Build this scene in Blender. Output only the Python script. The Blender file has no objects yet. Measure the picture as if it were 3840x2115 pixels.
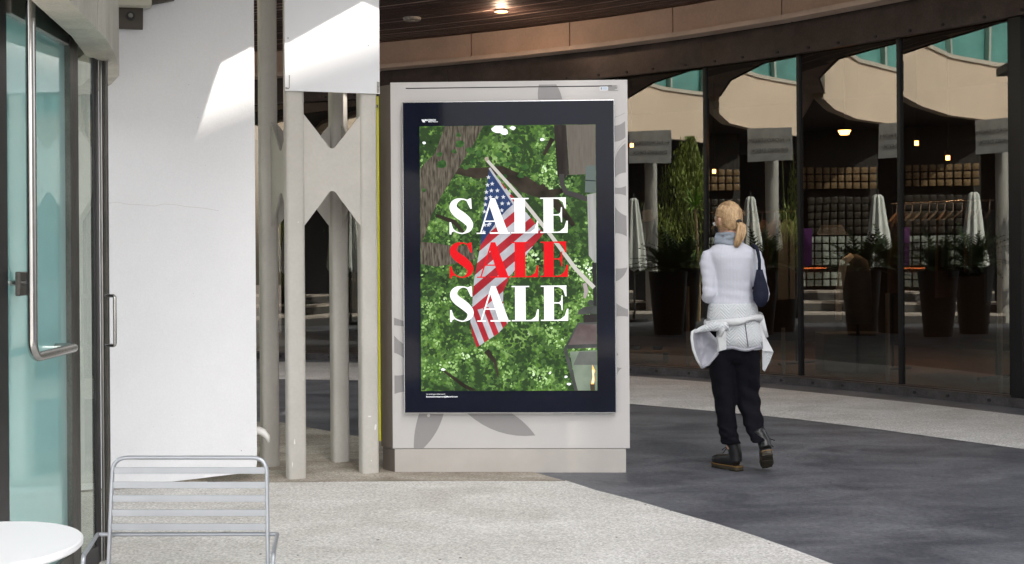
import bpy, bmesh, math, random
from math import sin, cos, tan, radians as R, pi, sqrt, atan2
from mathutils import Vector, Matrix
random.seed(7)
C = bpy.context.scene.collection
SC = bpy.context.scene

# ------------------------------------------------------------------ camera
F = 4480.0; H = 1.4; ROLL = R(0.4); HY = 958.0
cam_d = bpy.data.cameras.new('camera'); cam = bpy.data.objects.new('camera', cam_d); C.objects.link(cam)
cam_d.sensor_width = 36; cam_d.lens = 42; cam_d.shift_y = -(1057.5 - HY) / 3840
cam_d.clip_end = 400; cam_d.clip_start = 0.05
cam.matrix_world = Matrix.Translation((0, 0, H)) @ Matrix.Rotation(ROLL, 4, 'Y') @ Matrix.Rotation(R(90), 4, 'X')
SC.camera = cam

# ------------------------------------------------------------------ sky and sun
SUN_EL = R(43)
HX, HYd = 0.6, -0.8                                   # horizontal direction towards the sun
S = Vector((HX * cos(SUN_EL), HYd * cos(SUN_EL), sin(SUN_EL)))
w = bpy.data.worlds.new('World'); SC.world = w; w.use_nodes = True
wn = w.node_tree; wn.nodes.clear()
sky = wn.nodes.new('ShaderNodeTexSky'); sky.sky_type = 'NISHITA'; sky.sun_disc = False
sky.sun_elevation = SUN_EL; sky.sun_rotation = atan2(HX, HYd); sky.air_density = 1.0; sky.dust_density = 3.5; sky.ozone_density = 0.4
hsv = wn.nodes.new('ShaderNodeHueSaturation'); hsv.inputs['Saturation'].default_value = 0.30
bg = wn.nodes.new('ShaderNodeBackground'); bg.inputs[1].default_value = 0.15
wo = wn.nodes.new('ShaderNodeOutputWorld')
wn.links.new(sky.outputs[0], hsv.inputs['Color']); wn.links.new(hsv.outputs[0], bg.inputs[0]); wn.links.new(bg.outputs[0], wo.inputs[0])
sl = bpy.data.lights.new('sun', 'SUN'); sl.energy = 3.4; sl.angle = R(0.55); sl.color = (1.0, 0.93, 0.82)
so = bpy.data.objects.new('sun', sl); C.objects.link(so)
so.matrix_world = S.to_track_quat('Z', 'Y').to_matrix().to_4x4()
vs = SC.view_settings
vs.view_transform = 'Standard'; vs.look = 'None'; vs.exposure = 1.62; vs.gamma = 1.0; vs.use_curve_mapping = False
SC.cycles.max_bounces = 10; SC.cycles.transparent_max_bounces = 16; SC.cycles.diffuse_bounces = 5
SC.cycles.glossy_bounces = 4; SC.cycles.sample_clamp_indirect = 6; SC.cycles.caustics_reflective = False
SC.cycles.use_denoising = True

# ------------------------------------------------------------------ helpers
def W(x, y, d):
    """photograph position + distance in depth -> place in the world"""
    u, v = x - 1920, HY - y
    return Vector(((u * cos(ROLL) + v * sin(ROLL)) * d / F, d, H + (-u * sin(ROLL) + v * cos(ROLL)) * d / F))
def G(x, y, z=0.0):
    u, v = x - 1920, HY - y
    vw = -u * sin(ROLL) + v * cos(ROLL)
    d = (z - H) * F / vw
    return Vector(((u * cos(ROLL) + v * sin(ROLL)) * d / F, d, z))
def V(*a): return Vector(a)

_m = {}
def M(name, col, rough=0.6, metal=0.0, var=0.12, vscale=3.0, bump=0.0, bscale=60.0, spec=0.5, col2=None, fine=0.0, fscale=300, emit=None, estr=0.0, stretch=None, sheen=0):
    if name in _m: return _m[name]
    m = bpy.data.materials.new(name); m.use_nodes = True; nt = m.node_tree; N = nt.nodes; L = nt.links
    b = N['Principled BSDF']; b.inputs['Roughness'].default_value = rough; b.inputs['Metallic'].default_value = metal
    b.inputs['Specular IOR Level'].default_value = spec
    if sheen: b.inputs['Sheen Weight'].default_value = sheen
    tc = N.new('ShaderNodeTexCoord'); src = tc.outputs['Object']
    if stretch:
        mp = N.new('ShaderNodeMapping'); mp.inputs['Scale'].default_value = stretch; L.new(src, mp.inputs[0]); src = mp.outputs[0]
    n1 = N.new('ShaderNodeTexNoise'); n1.inputs['Scale'].default_value = vscale; n1.inputs['Detail'].default_value = 6; n1.inputs['Roughness'].default_value = .65
    L.new(src, n1.inputs['Vector'])
    rp = N.new('ShaderNodeMapRange'); rp.inputs[1].default_value = .3; rp.inputs[2].default_value = .7
    L.new(n1.outputs[0], rp.inputs[0])
    mx = N.new('ShaderNodeMix'); mx.data_type = 'RGBA'; L.new(rp.outputs[0], mx.inputs[0])
    c2 = col2 or tuple(c * (1 - var) for c in col)
    mx.inputs[6].default_value = (*c2, 1); mx.inputs[7].default_value = (*(tuple(min(1, c * (1 + var * .5)) for c in col) if not col2 else col), 1)
    out = mx.outputs[2]
    if fine:
        n2 = N.new('ShaderNodeTexNoise'); n2.inputs['Scale'].default_value = fscale; n2.inputs['Detail'].default_value = 3; L.new(src, n2.inputs['Vector'])
        r2 = N.new('ShaderNodeMapRange'); r2.inputs[1].default_value = .32; r2.inputs[2].default_value = .68; r2.inputs[3].default_value = 1 - fine; r2.inputs[4].default_value = 1 + fine
        L.new(n2.outputs[0], r2.inputs[0])
        mm = N.new('ShaderNodeMix'); mm.data_type = 'RGBA'; mm.blend_type = 'MULTIPLY'; mm.inputs[0].default_value = 1
        L.new(out, mm.inputs[6]); L.new(r2.outputs[0], mm.inputs[7]); out = mm.outputs[2]
    L.new(out, b.inputs['Base Color'])
    if bump:
        n3 = N.new('ShaderNodeTexNoise'); n3.inputs['Scale'].default_value = bscale; n3.inputs['Detail'].default_value = 4; L.new(src, n3.inputs['Vector'])
        bp = N.new('ShaderNodeBump'); bp.inputs['Strength'].default_value = bump; bp.inputs['Distance'].default_value = .01
        L.new(n3.outputs[0], bp.inputs['Height']); L.new(bp.outputs[0], b.inputs['Normal'])
    if emit:
        b.inputs['Emission Color'].default_value = (*emit, 1); b.inputs['Emission Strength'].default_value = estr
    _m[name] = m; return m

def glass(name, tint, gain=2.0, add=0.02, film=0.0, filmcol=(.5, .6, .6)):
    if name in _m: return _m[name]
    m = bpy.data.materials.new(name); m.use_nodes = True; nt = m.node_tree; N = nt.nodes; L = nt.links; N.clear()
    o = N.new('ShaderNodeOutputMaterial'); t = N.new('ShaderNodeBsdfTransparent'); t.inputs[0].default_value = (*tint, 1)
    g = N.new('ShaderNodeBsdfGlossy'); g.inputs['Roughness'].default_value = 0.0; g.inputs[0].default_value = (.96, 1, .97, 1)
    fr = N.new('ShaderNodeFresnel'); fr.inputs[0].default_value = 1.5
    ge = N.new('ShaderNodeNewGeometry')
    a = N.new('ShaderNodeMath'); a.operation = 'MULTIPLY_ADD'; a.inputs[1].default_value = gain; a.inputs[2].default_value = add; a.use_clamp = True
    L.new(fr.outputs[0], a.inputs[0])
    s = N.new('ShaderNodeMath'); s.operation = 'SUBTRACT'; s.inputs[0].default_value = 1; L.new(ge.outputs['Backfacing'], s.inputs[1])
    p = N.new('ShaderNodeMath'); p.operation = 'MULTIPLY'; L.new(a.outputs[0], p.inputs[0]); L.new(s.outputs[0], p.inputs[1])
    base = t.outputs[0]
    if film:
        d = N.new('ShaderNodeBsdfDiffuse'); d.inputs[0].default_value = (*filmcol, 1)
        mf = N.new('ShaderNodeMixShader'); mf.inputs[0].default_value = film; L.new(t.outputs[0], mf.inputs[1]); L.new(d.outputs[0], mf.inputs[2]); base = mf.outputs[0]
    mx = N.new('ShaderNodeMixShader'); L.new(p.outputs[0], mx.inputs[0]); L.new(base, mx.inputs[1]); L.new(g.outputs[0], mx.inputs[2])
    # very slight waviness of the float glass
    tc = N.new('ShaderNodeTexCoord'); n = N.new('ShaderNodeTexNoise'); n.inputs['Scale'].default_value = .9; n.inputs['Detail'].default_value = 1
    bp = N.new('ShaderNodeBump'); bp.inputs['Strength'].default_value = .05; bp.inputs['Distance'].default_value = .03
    L.new(tc.outputs['Object'], n.inputs['Vector']); L.new(n.outputs[0], bp.inputs['Height']); L.new(bp.outputs[0], g.inputs['Normal'])
    L.new(mx.outputs[0], o.inputs[0]); _m[name] = m; return m

def tag(o, label=None, cat=None, group=None, kind=None):
    if label: o['label'] = label
    if cat: o['category'] = cat
    if group: o['group'] = group
    if kind: o['kind'] = kind
    return o
def thing(name, label, cat, loc=(0, 0, 0), rz=0, group=None):
    o = bpy.data.objects.new(name, None); C.objects.link(o); o.empty_display_size = .1
    o.location = loc; o.rotation_euler = (0, 0, rz); return tag(o, label, cat, group)
def worldmat(o):
    m = Matrix.Translation(o.location) @ o.rotation_euler.to_matrix().to_4x4()
    return worldmat(o.parent) @ m if o.parent else m
def part(name, bm, mat, parent=None, world=True, smooth=False, loc=None):
    """link bm as ONE mesh; world=True: the vertices were given in world coordinates"""
    me = bpy.data.meshes.new(name)
    if world and parent is not None: bm.transform(worldmat(parent).inverted())
    if parent is None and loc is not None: bm.transform(Matrix.Translation(-Vector(loc)))
    bmesh.ops.recalc_face_normals(bm, faces=bm.faces)
    bm.to_mesh(me); bm.free()
    if smooth:
        for p in me.polygons: p.use_smooth = True
        if smooth == 2:
            me.set_sharp_from_angle(angle=R(40))
    for mm in (mat if isinstance(mat, (list, tuple)) else [mat]): me.materials.append(mm)
    o = bpy.data.objects.new(name, me); C.objects.link(o)
    if parent is not None: o.parent = parent
    if parent is None and loc is not None: o.location = loc
    return o
def struct(name, bm, mat, **k): return tag(part(name, bm, mat, **k), kind='structure')
def single(name, bm, mat, label, cat, loc, group=None, **k): return tag(part(name, bm, mat, loc=loc, **k), label, cat, group)
def copy_tree(o, parent=None):
    c = o.copy(); C.objects.link(c); c.parent = parent
    for ch in [x for x in bpy.data.objects if x.parent == o]: copy_tree(ch, c)
    return c

def NB(): return bmesh.new()
def box(bm, x0, x1, y0, y1, z0, z1, T=None, bev=0):
    vs_ = [bm.verts.new(((T @ V(x, y, z)) if T else V(x, y, z))) for z in (z0, z1) for x, y in ((x0, y0), (x1, y0), (x1, y1), (x0, y1))]
    fs = [bm.faces.new([vs_[i] for i in f]) for f in ((3, 2, 1, 0), (4, 5, 6, 7), (0, 1, 5, 4), (1, 2, 6, 5), (2, 3, 7, 6), (3, 0, 4, 7))]
    if bev:
        es = list({e for f in fs for e in f.edges}); bmesh.ops.bevel(bm, geom=es, offset=bev, segments=2, affect='EDGES', profile=.5)
    return bm
def prism(bm, poly, z0, z1):
    """poly: list of (x, y) in plan, extruded upwards"""
    a = [bm.verts.new((p[0], p[1], z0)) for p in poly]; b = [bm.verts.new((p[0], p[1], z1)) for p in poly]; n = len(poly)
    bm.faces.new(a[::-1]); bm.faces.new(b)
    for i in range(n): bm.faces.new((a[i], a[(i + 1) % n], b[(i + 1) % n], b[i]))
    return bm
def plate(bm, pts, nrm, th):
    """flat polygon pts (world), thickened by th along nrm"""
    n = Vector(nrm).normalized() * th
    a = [bm.verts.new(Vector(p)) for p in pts]; b = [bm.verts.new(Vector(p) + n) for p in pts]; k = len(pts)
    bm.faces.new(a[::-1]); bm.faces.new(b)
    for i in range(k): bm.faces.new((a[i], a[(i + 1) % k], b[(i + 1) % k], b[i]))
    return bm
def ribbon(bm, pts, off, z0, z1):
    """solid wall along the plan polyline pts, 'off' thick to its left-hand side"""
    q = offset(pts, off); n = len(pts)
    A = [[bm.verts.new((p[0], p[1], z)) for p in pl] for pl in (pts, q) for z in (z0, z1)]
    a0, a1, b0, b1 = A
    for i in range(n - 1):
        for u, v in ((a0, a1), (b1, b0), (a1, b1), (b0, a0)): bm.faces.new((u[i], u[i + 1], v[i + 1], v[i]))
    bm.faces.new((a0[0], a1[0], b1[0], b0[0])); bm.faces.new((a0[-1], b0[-1], b1[-1], a1[-1]))
    return bm
def offset(pts, o):
    out = []; P = [Vector((p[0], p[1])) for p in pts]
    for i in range(len(P)):
        ns = []
        if i > 0: d = (P[i] - P[i - 1]).normalized(); ns.append(Vector((-d.y, d.x)))
        if i < len(P) - 1: d = (P[i + 1] - P[i]).normalized(); ns.append(Vector((-d.y, d.x)))
        n = ns[0] if len(ns) == 1 else (ns[0] + ns[1]) / (1 + ns[0].dot(ns[1]))
        out.append(P[i] + n * o)
    return out
def tube(bm, pts, r, seg=10, cap=True, flat=None):
    pts = [Vector(p) for p in pts]; n = len(pts); rs = r if isinstance(r, (list, tuple)) else [r] * n
    rings = []; prev = None
    for i, p in enumerate(pts):
        t = ((pts[min(i + 1, n - 1)] - pts[i]).normalized() + (pts[i] - pts[max(i - 1, 0)]).normalized()).normalized()
        if prev is None:
            a = t.orthogonal().normalized() if abs(t.z) > .9 or flat is None else flat
            a = (a - t * a.dot(t)).normalized()
        else: a = (prev - t * prev.dot(t)).normalized()
        prev = a; b = t.cross(a); rings.append([bm.verts.new(p + (a * cos(2 * pi * k / seg) + b * sin(2 * pi * k / seg)) * rs[i]) for k in range(seg)])
    for i in range(n - 1):
        for k in range(seg): bm.faces.new((rings[i][k], rings[i][(k + 1) % seg], rings[i + 1][(k + 1) % seg], rings[i + 1][k]))
    if cap: bm.faces.new(rings[0][::-1]); bm.faces.new(rings[-1])
    return bm
def arc_path(pts, r, seg=6):
    """round the corners of a path"""
    P = [Vector(p) for p in pts]; out = [P[0]]
    for i in range(1, len(P) - 1):
        a = (P[i - 1] - P[i]); b = (P[i + 1] - P[i]); rr = min(r, a.length * .45, b.length * .45)
        a = P[i] + a.normalized() * rr; b = P[i] + b.normalized() * rr
        for k in range(seg + 1):
            t = k / seg; out.append(a * (1 - t) ** 2 + P[i] * 2 * t * (1 - t) + b * t * t)
    out.append(P[-1]); return out
def loft(bm, rings, seg=20, cap=True, e=2.0):
    """rings: (x, y, z, rx, ry[, yaw[, tiltx]]) stacked ellipses"""
    R_ = []
    for r in rings:
        x, y, z, rx, ry = r[:5]; yaw = r[5] if len(r) > 5 else 0; tl = r[6] if len(r) > 6 else 0
        ring = []
        for k in range(seg):
            a = 2 * pi * k / seg; ca, sa = cos(a), sin(a)
            px = rx * math.copysign(abs(ca) ** (2 / e), ca); py = ry * math.copysign(abs(sa) ** (2 / e), sa)
            ring.append(bm.verts.new((x + px * cos(yaw) - py * sin(yaw), y + px * sin(yaw) + py * cos(yaw), z + py * tl)))
        R_.append(ring)
    for i in range(len(R_) - 1):
        for k in range(seg): bm.faces.new((R_[i][k], R_[i][(k + 1) % seg], R_[i + 1][(k + 1) % seg], R_[i + 1][k]))
    if cap: bm.faces.new(R_[0][::-1]); bm.faces.new(R_[-1])
    return bm
def disc_cyl(bm, c, r, z0, z1, seg=32, r1=None):
    r1 = r if r1 is None else r1
    return loft(bm, [(c[0], c[1], z0, r, r), (c[0], c[1], z1, r1, r1)], seg)
def remesh(bm, vox, it=4, fac=.5):
    me = bpy.data.meshes.new('t'); bm.to_mesh(me); bm.free()
    o = bpy.data.objects.new('t', me); C.objects.link(o)
    a = o.modifiers.new('r', 'REMESH'); a.mode = 'VOXEL'; a.voxel_size = vox
    s = o.modifiers.new('s', 'SMOOTH'); s.iterations = it; s.factor = fac
    dg = bpy.context.evaluated_depsgraph_get(); ev = o.evaluated_get(dg); b = bmesh.new(); b.from_mesh(ev.to_mesh()); ev.to_mesh_clear()
    bpy.data.objects.remove(o); bpy.data.meshes.remove(me); return b
def text_bm(s, size, ext=0.0004, align='LEFT', bold=0.0, sx=1.0):
    cu = bpy.data.curves.new('t', 'FONT'); cu.body = s; cu.size = size; cu.align_x = align; cu.extrude = ext; cu.offset = bold * size; cu.resolution_u = 3
    o = bpy.data.objects.new('t', cu); C.objects.link(o); dg = bpy.context.evaluated_depsgraph_get(); dg.update()
    b = bmesh.new(); b.from_mesh(o.evaluated_get(dg).to_mesh()); bpy.data.objects.remove(o)
    b.transform(Matrix.Diagonal((sx, 1, 1, 1))); return b

# ------------------------------------------------------------------ materials
m_steel = M('brushed_steel', (.42, .41, .40), .28, 1.0, .2, 6, .15, 90, stretch=(1, 1, .1))
m_tube = M('handle_steel', (.50, .49, .48), .22, 1.0, .15, 8)
m_stile = M('weathered_steel_frame', (.13, .125, .115), .42, .75, .45, 7, .2, 60, stretch=(1, 1, .35), fine=.15)
m_darkst = M('dark_door_steel', (.035, .035, .04), .35, .6, .4, 6)
m_stucco = M('white_stucco', (.77, .775, .80), .75, 0, .035, 1.6, .12, 160, fine=.02, fscale=90)
m_conc = M('cream_concrete', (.46, .44, .38), .8, 0, .28, 4, .25, 70, fine=.08, fscale=120, stretch=(1, 1, .35))
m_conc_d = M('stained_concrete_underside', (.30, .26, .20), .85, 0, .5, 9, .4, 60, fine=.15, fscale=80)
m_post = M('beige_painted_steel', (.49, .47, .435), .55, 0, .10, 2.5, .06, 60, fine=.025, fscale=50)
m_signw = M('white_sign_panel', (.72, .73, .76), .35, 0, .03, 2, .0)
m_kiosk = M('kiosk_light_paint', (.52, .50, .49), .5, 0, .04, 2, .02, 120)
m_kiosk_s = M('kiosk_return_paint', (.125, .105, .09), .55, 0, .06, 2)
m_plinth = M('kiosk_plinth_paint', (.46, .43, .40), .55, 0, .08, 4, .03, 80)
m_petal = M('grey_petal_print', (.27, .26, .26), .5, 0, .05, 3)
m_yellow = M('yellow_green_edge', (.62, .60, .01), .5, 0, .08, 4)
m_navy = M('black_navy_glass', (.005, .007, .018), .06, 0, .4, 2, spec=.16)
m_trim = M('bright_trim', (.75, .75, .76), .25, .9, .05, 3)
m_dkmetal = M('dark_brown_steel', (.075, .056, .052), .42, .3, .45, 3, .15, 50, fine=.15, fscale=60)
m_sill = M('rusty_dark_sill', (.075, .068, .07), .55, .2, .6, 5, .3, 40, fine=.2, fscale=50)
m_mull = M('black_mullion', (.012, .012, .014), .35, .4, .2, 4)
m_tan = M('tan_fascia_metal', (.74, .53, .40), .6, 0, .12, 2.2, .08, 40, fine=.05, fscale=40)
m_board = M('dark_brown_board', (.085, .052, .046), .55, 0, .3, 3, .1, 30, stretch=(1, 1, 1))
m_gap = M('ceiling_backing', (.75, .52, .42), .8, 0, .2, 2)
m_chair = M('silver_powder_coat', (.36, .38, .41), .38, .55, .08, 5, .03, 200)
m_table = M('white_laminate', (.80, .81, .83), .35, 0, .02, 3)
m_black = M('matt_black', (.012, .012, .013), .6, 0, .2, 5)
m_beige_b = M('balcony_render', (.88, .69, .53), .8, 0, .08, .8, .05, 30)
m_glass_s = glass('storefront_glass', (.56, .50, .44), 2.5, .01)
m_glass_d = glass('aqua_door_glass', (.50, .78, .76), 1.7, .02, film=.46, filmcol=(.66, .95, .95))
m_glass_c = glass('clear_side_glass', (.80, .84, .79), 1.3, .02)

def ground_mat(name, cdark, clight, scale, blotch, blotch2, bscale, rough, bump):
    m = bpy.data.materials.new(name); m.use_nodes = True; nt = m.node_tree; N = nt.nodes; L = nt.links
    b = N['Principled BSDF']; tc = N.new('ShaderNodeTexCoord')
    vo = N.new('ShaderNodeTexVoronoi'); vo.inputs['Scale'].default_value = scale; L.new(tc.outputs['Object'], vo.inputs['Vector'])
    sep = N.new('ShaderNodeSeparateColor'); L.new(vo.outputs['Color'], sep.inputs[0])
    n0 = N.new('ShaderNodeTexNoise'); n0.inputs['Scale'].default_value = scale * .45; n0.inputs['Detail'].default_value = 4; L.new(tc.outputs['Object'], n0.inputs['Vector'])
    mxn = N.new('ShaderNodeMath'); mxn.operation = 'MULTIPLY_ADD'; mxn.inputs[1].default_value = .55; L.new(sep.outputs[0], mxn.inputs[0])
    sc_ = N.new('ShaderNodeMapRange'); sc_.inputs[1].default_value = .3; sc_.inputs[2].default_value = .7; sc_.inputs[4].default_value = .45; L.new(n0.outputs[0], sc_.inputs[0]); L.new(sc_.outputs[0], mxn.inputs[2])
    mx = N.new('ShaderNodeMix'); mx.data_type = 'RGBA'; L.new(mxn.outputs[0], mx.inputs[0]); mx.inputs[6].default_value = (*cdark, 1); mx.inputs[7].default_value = (*clight, 1)
    mp = N.new('ShaderNodeMapping'); mp.inputs['Scale'].default_value = (1, 1.8, 1); L.new(tc.outputs['Object'], mp.inputs[0])
    n1 = N.new('ShaderNodeTexNoise'); n1.inputs['Scale'].default_value = bscale; n1.inputs['Detail'].default_value = 7; n1.inputs['Roughness'].default_value = .62; n1.inputs['Distortion'].default_value = .6; L.new(mp.outputs[0], n1.inputs['Vector'])
    rp = N.new('ShaderNodeValToRGB'); rp.color_ramp.elements[0].position = .36; rp.color_ramp.elements[1].position = .66
    rp.color_ramp.elements[0].color = (*blotch, 1); rp.color_ramp.elements[1].color = (*blotch2, 1); L.new(n1.outputs[0], rp.inputs[0])
    mm = N.new('ShaderNodeMix'); mm.data_type = 'RGBA'; mm.blend_type = 'MULTIPLY'; mm.inputs[0].default_value = 1; L.new(mx.outputs[2], mm.inputs[6]); L.new(rp.outputs[0], mm.inputs[7])
    L.new(mm.outputs[2], b.inputs['Base Color']); b.inputs['Roughness'].default_value = rough
    bp = N.new('ShaderNodeBump'); bp.inputs['Strength'].default_value = bump; bp.inputs['Distance'].default_value = .004
    L.new(mxn.outputs[0], bp.inputs['Height']); L.new(bp.outputs[0], b.inputs['Normal'])
    return m
m_agg = ground_mat('exposed_aggregate', (.40, .385, .365), (.93, .91, .88), 135, (.80, .79, .77), (1, 1, 1), 1.4, .85, .6)
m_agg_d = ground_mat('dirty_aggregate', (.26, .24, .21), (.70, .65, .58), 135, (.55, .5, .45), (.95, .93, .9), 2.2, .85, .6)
m_asph = ground_mat('dark_coated_paving', (.115, .120, .134), (.200, .206, .224), 70, (.42, .42, .46), (1, 1, 1), 1.3, .5, .3)

# ------------------------------------------------------------------ ground
bm = NB(); box(bm, -60, 60, -60, 60, -.3, 0); struct('paving', bm, m_asph)
edge = [G(x, y) for x, y in ((3240, 2160), (3115, 2115), (2980, 2064), (2832, 2012), (2690, 1967), (2534, 1923), (2390, 1880), (2236, 1841), (2120, 1803), (2005, 1774))]
back = [V(-.3, 8.35, 0), V(-.8, 8.85, 0), G(1330, 1636), G(1150, 1603), G(1040, 1583), V(-3, 10.2, 0), V(-4.2, 10.6, 0)]
joint = [V(-4.2, 7.35, 0), V(-1.6, 7.40, 0), G(1600, 1806), G(2120, 1806)]
bm = NB(); poly = [V(2.2, 3.4, 0), V(2.9, .5, 0), V(3, -5, 0), V(-7, -5, 0)] + joint + edge[:9][::-1]
f = bm.faces.new([bm.verts.new((p.x, p.y, .004)) for p in poly]); bmesh.ops.triangulate(bm, faces=[f]); struct('aggregate_pavement', bm, m_agg)
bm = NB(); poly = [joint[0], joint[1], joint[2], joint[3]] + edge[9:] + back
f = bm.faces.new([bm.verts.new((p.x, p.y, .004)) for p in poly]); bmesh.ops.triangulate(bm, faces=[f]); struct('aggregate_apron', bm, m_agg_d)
def strip(pts, wd, z0, z1):
    bm = NB(); q = offset([(p[0], p[1]) for p in pts], wd); a = [bm.verts.new((p[0], p[1], z1)) for p in pts]; b = [bm.verts.new((p[0], p[1], z1)) for p in q]
    for i in range(len(pts) - 1): bm.faces.new((a[i], a[i + 1], b[i + 1], b[i]))
    return bm
struct('paving_joint', strip(joint + [G(2360, 1813)], .007, 0, .008), M('joint_filler', (.20, .18, .16), .9))
bm = NB(); rs = random.Random(21)
for k in range(70):
    x_, y_ = rs.uniform(300, 3800), rs.uniform(1620, 2110)
    if x_ < 2400 and y_ < 1830: continue
    c_ = G(x_, y_); r_ = rs.choice([.004, .005, .007, .010]); vs_ = [bm.verts.new((c_.x + cos(a_ * pi / 4) * r_ * rs.uniform(.5, 1.2), c_.y + sin(a_ * pi / 4) * r_ * rs.uniform(.5, 1.3), .0125)) for a_ in range(8)]; bm.faces.new(vs_)
tag(part('ground_litter', bm, M('dark_spot', (.15, .135, .12), .9, 0, .3, 8)), 'small dark gum marks and leaf bits on the paving', kind='stuff')
# pale band by the shop front
top = [(1000, 1357), (1400, 1362), (1900, 1385), (2365, 1411), (2653, 1434), (3000, 1468), (3430, 1512), (3840, 1560), (4300, 1640), (5400, 1900)]
bot = [(1000, 1422), (1400, 1428), (1900, 1466), (2365, 1516), (2608, 1537), (2980, 1572), (3300, 1612), (3560, 1648), (3840, 1686), (4300, 1790), (5400, 2250)]
bm = NB(); f = bm.faces.new([bm.verts.new(G(x, y) + V(0, 0, .004)) for x, y in top + bot[::-1]]); bmesh.ops.triangulate(bm, faces=[f])
struct('aggregate_band', bm, m_agg)

# ------------------------------------------------------------------ shop front: faceted curve
P1 = Vector((1.279, 14.28)); TH = {1: 38, 2: 44, 3: 50, 4: 54, 5: 60, 6: 66, 0: 32, -1: 28, -2: 25, -3: 21, -4: 17, -5: 12}
LEN = 1.19
vert = {1: P1}
MX = {2: 2652, 3: 3004, 4: 3381, 5: 3800}
def hit(P, th, x):
    k = (x - 1920 - 0) / F; u = Vector((cos(R(th)), -sin(R(th))))
    # X = k*Y
    t = (k * P.y - P.x) / (u.x - k * u.y); return P + u * t
for k in range(2, 6): vert[k] = hit(vert[k - 1], TH[k - 1], MX[k])
for k in (6, 7): vert[k] = vert[k - 1] + Vector((cos(R(TH[k - 1])), -sin(R(TH[k - 1])))) * LEN
for k in range(0, -6, -1): vert[k] = vert[k + 1] - Vector((cos(R(TH[k])), -sin(R(TH[k])))) * LEN
KS = sorted(vert); SF = [vert[k] for k in KS]           # left -> right; right-hand side = towards the camera
ZG0, ZG1 = .105, 3.54
store = thing('glass_storefront', 'curved shop front of tall dark glass panes under a brown steel lintel', 'shop front', (1.3, 14.3, 0))
for i in range(len(SF) - 1):
    a, b = SF[i], SF[i + 1]; u = (b - a).normalized(); g = .014
    bm = NB(); ribbon(bm, [a + u * g, b - u * g], -.012, ZG0, ZG1); part('glass_pane', bm, m_glass_s, store)
    # lintel panel, lower angle with bolts, sill
    la = offset([a, b], -.05)
    bm = NB(); ribbon(bm, [la[0] + u * .004, la[1] - u * .004], -.03, ZG1 + .05, 3.9); lp = part('lintel_panel', bm, m_dkmetal, store)
    bm = NB(); ribbon(bm, [la[0] + u * .002, la[1] - u * .002], -.065, ZG1 - .03, ZG1 + .048); an = part('lintel_angle', bm, m_dkmetal, store)
    bm = NB(); ribbon(bm, [la[0] + u * .003, la[1] - u * .003], -.03, .0, .088); si = part('sill_plate', bm, m_sill, store)
    bm = NB(); ribbon(bm, [a, b], -.05, .089, .104); part('sill_ledge', bm, m_dkmetal, store)
    for j in range(3):
        t = (j + .5) / 3 if j != 1 else .47; p = la[0] + (la[1] - la[0]) * t; n = Vector((u.y, -u.x))
        for pr, off_, z in ((an, .065, ZG1 + .01), (si, .03, .045)):
            q = p + n * off_; bm = NB(); tube(bm, [(q.x, q.y, z), (q.x + n.x * .012, q.y + n.y * .012, z)], .016, 8); part('bolt', bm, m_black, pr)
    bm = NB(); w_ = .018; box(bm, -w_, w_, -.04, .03, ZG0 - .01, ZG1 - .031, Matrix.Translation((a.x, a.y, 0)) @ Matrix.Rotation(-R(TH[KS[i]]) + R(3), 4, 'Z'))
    part('mullion', bm, m_mull, store)
# heavier end post + its pale strip right of the last full pane
e = vert[5]; bm = NB(); box(bm, .02, .14, -.08, .06, 0, ZG1, Matrix.Translation((e.x, e.y, 0)) @ Matrix.Rotation(-R(57), 4, 'Z'), .004); part('corner_post', bm, m_mull, store)

# tan fascia band on its ledge, above
band = offset(SF, -.27)
def walk(pl, s0, s1):
    out = []; s = 0
    for i in range(len(pl) - 1):
        a, b = pl[i], pl[i + 1]; l = (b - a).length
        for t in ((s0 - s) / l,):
            if 0 <= t < 1: out.append(a + (b - a) * t)
        if s0 < s + l < s1 and s + l > s0: out.append(b.copy())
        t = (s1 - s) / l
        if 0 < t <= 1: out.append(a + (b - a) * t)
        s += l
    return out
tot = sum((band[i + 1] - band[i]).length for i in range(len(band) - 1))
def s_at(pl, x):
    s = 0; k = (x - 1920) / F
    for i in range(len(pl) - 1):
        a, b = pl[i], pl[i + 1]; fa, fb = a.x - k * a.y, b.x - k * b.y
        if fa <= 0 < fb: return s + (b - a).length * fa / (fa - fb)
        s += (b - a).length
s_ref = s_at(band, 2137 + 5); step = (s_at(band, 2926) - s_at(band, 1763)) / 3
fas = thing('fascia_band', 'tan metal fascia band curving above the dark shop front lintel', 'fascia', (1.2, 14.0, 3.8))
k0 = -int(s_ref / step); 
for k in range(k0 - 1, 12):
    s0, s1 = max(0, s_ref + k * step), min(tot, s_ref + (k + 1) * step)
    if s1 - s0 < .05: continue
    pl = walk(band, s0 + .008, s1 - .008)
    if len(pl) < 2: continue
    bm = NB(); ribbon(bm, pl, .1, 3.90, 4.19); part('fascia_panel', bm, m_tan, fas)
    pl = walk(offset(SF, -.33), s0 + .002, s1 - .002)
    if len(pl) > 1: bm = NB(); ribbon(bm, pl, .2, 3.845, 3.897); part('fascia_ledge', bm, M('tan_ledge_metal', (.80, .62, .50), .5, 0, .15, 3), fas)
bm = NB(); ribbon(bm, offset(SF, -.2), .19, 3.9, 4.19); part('backing_rail', bm, m_black, fas)

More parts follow.
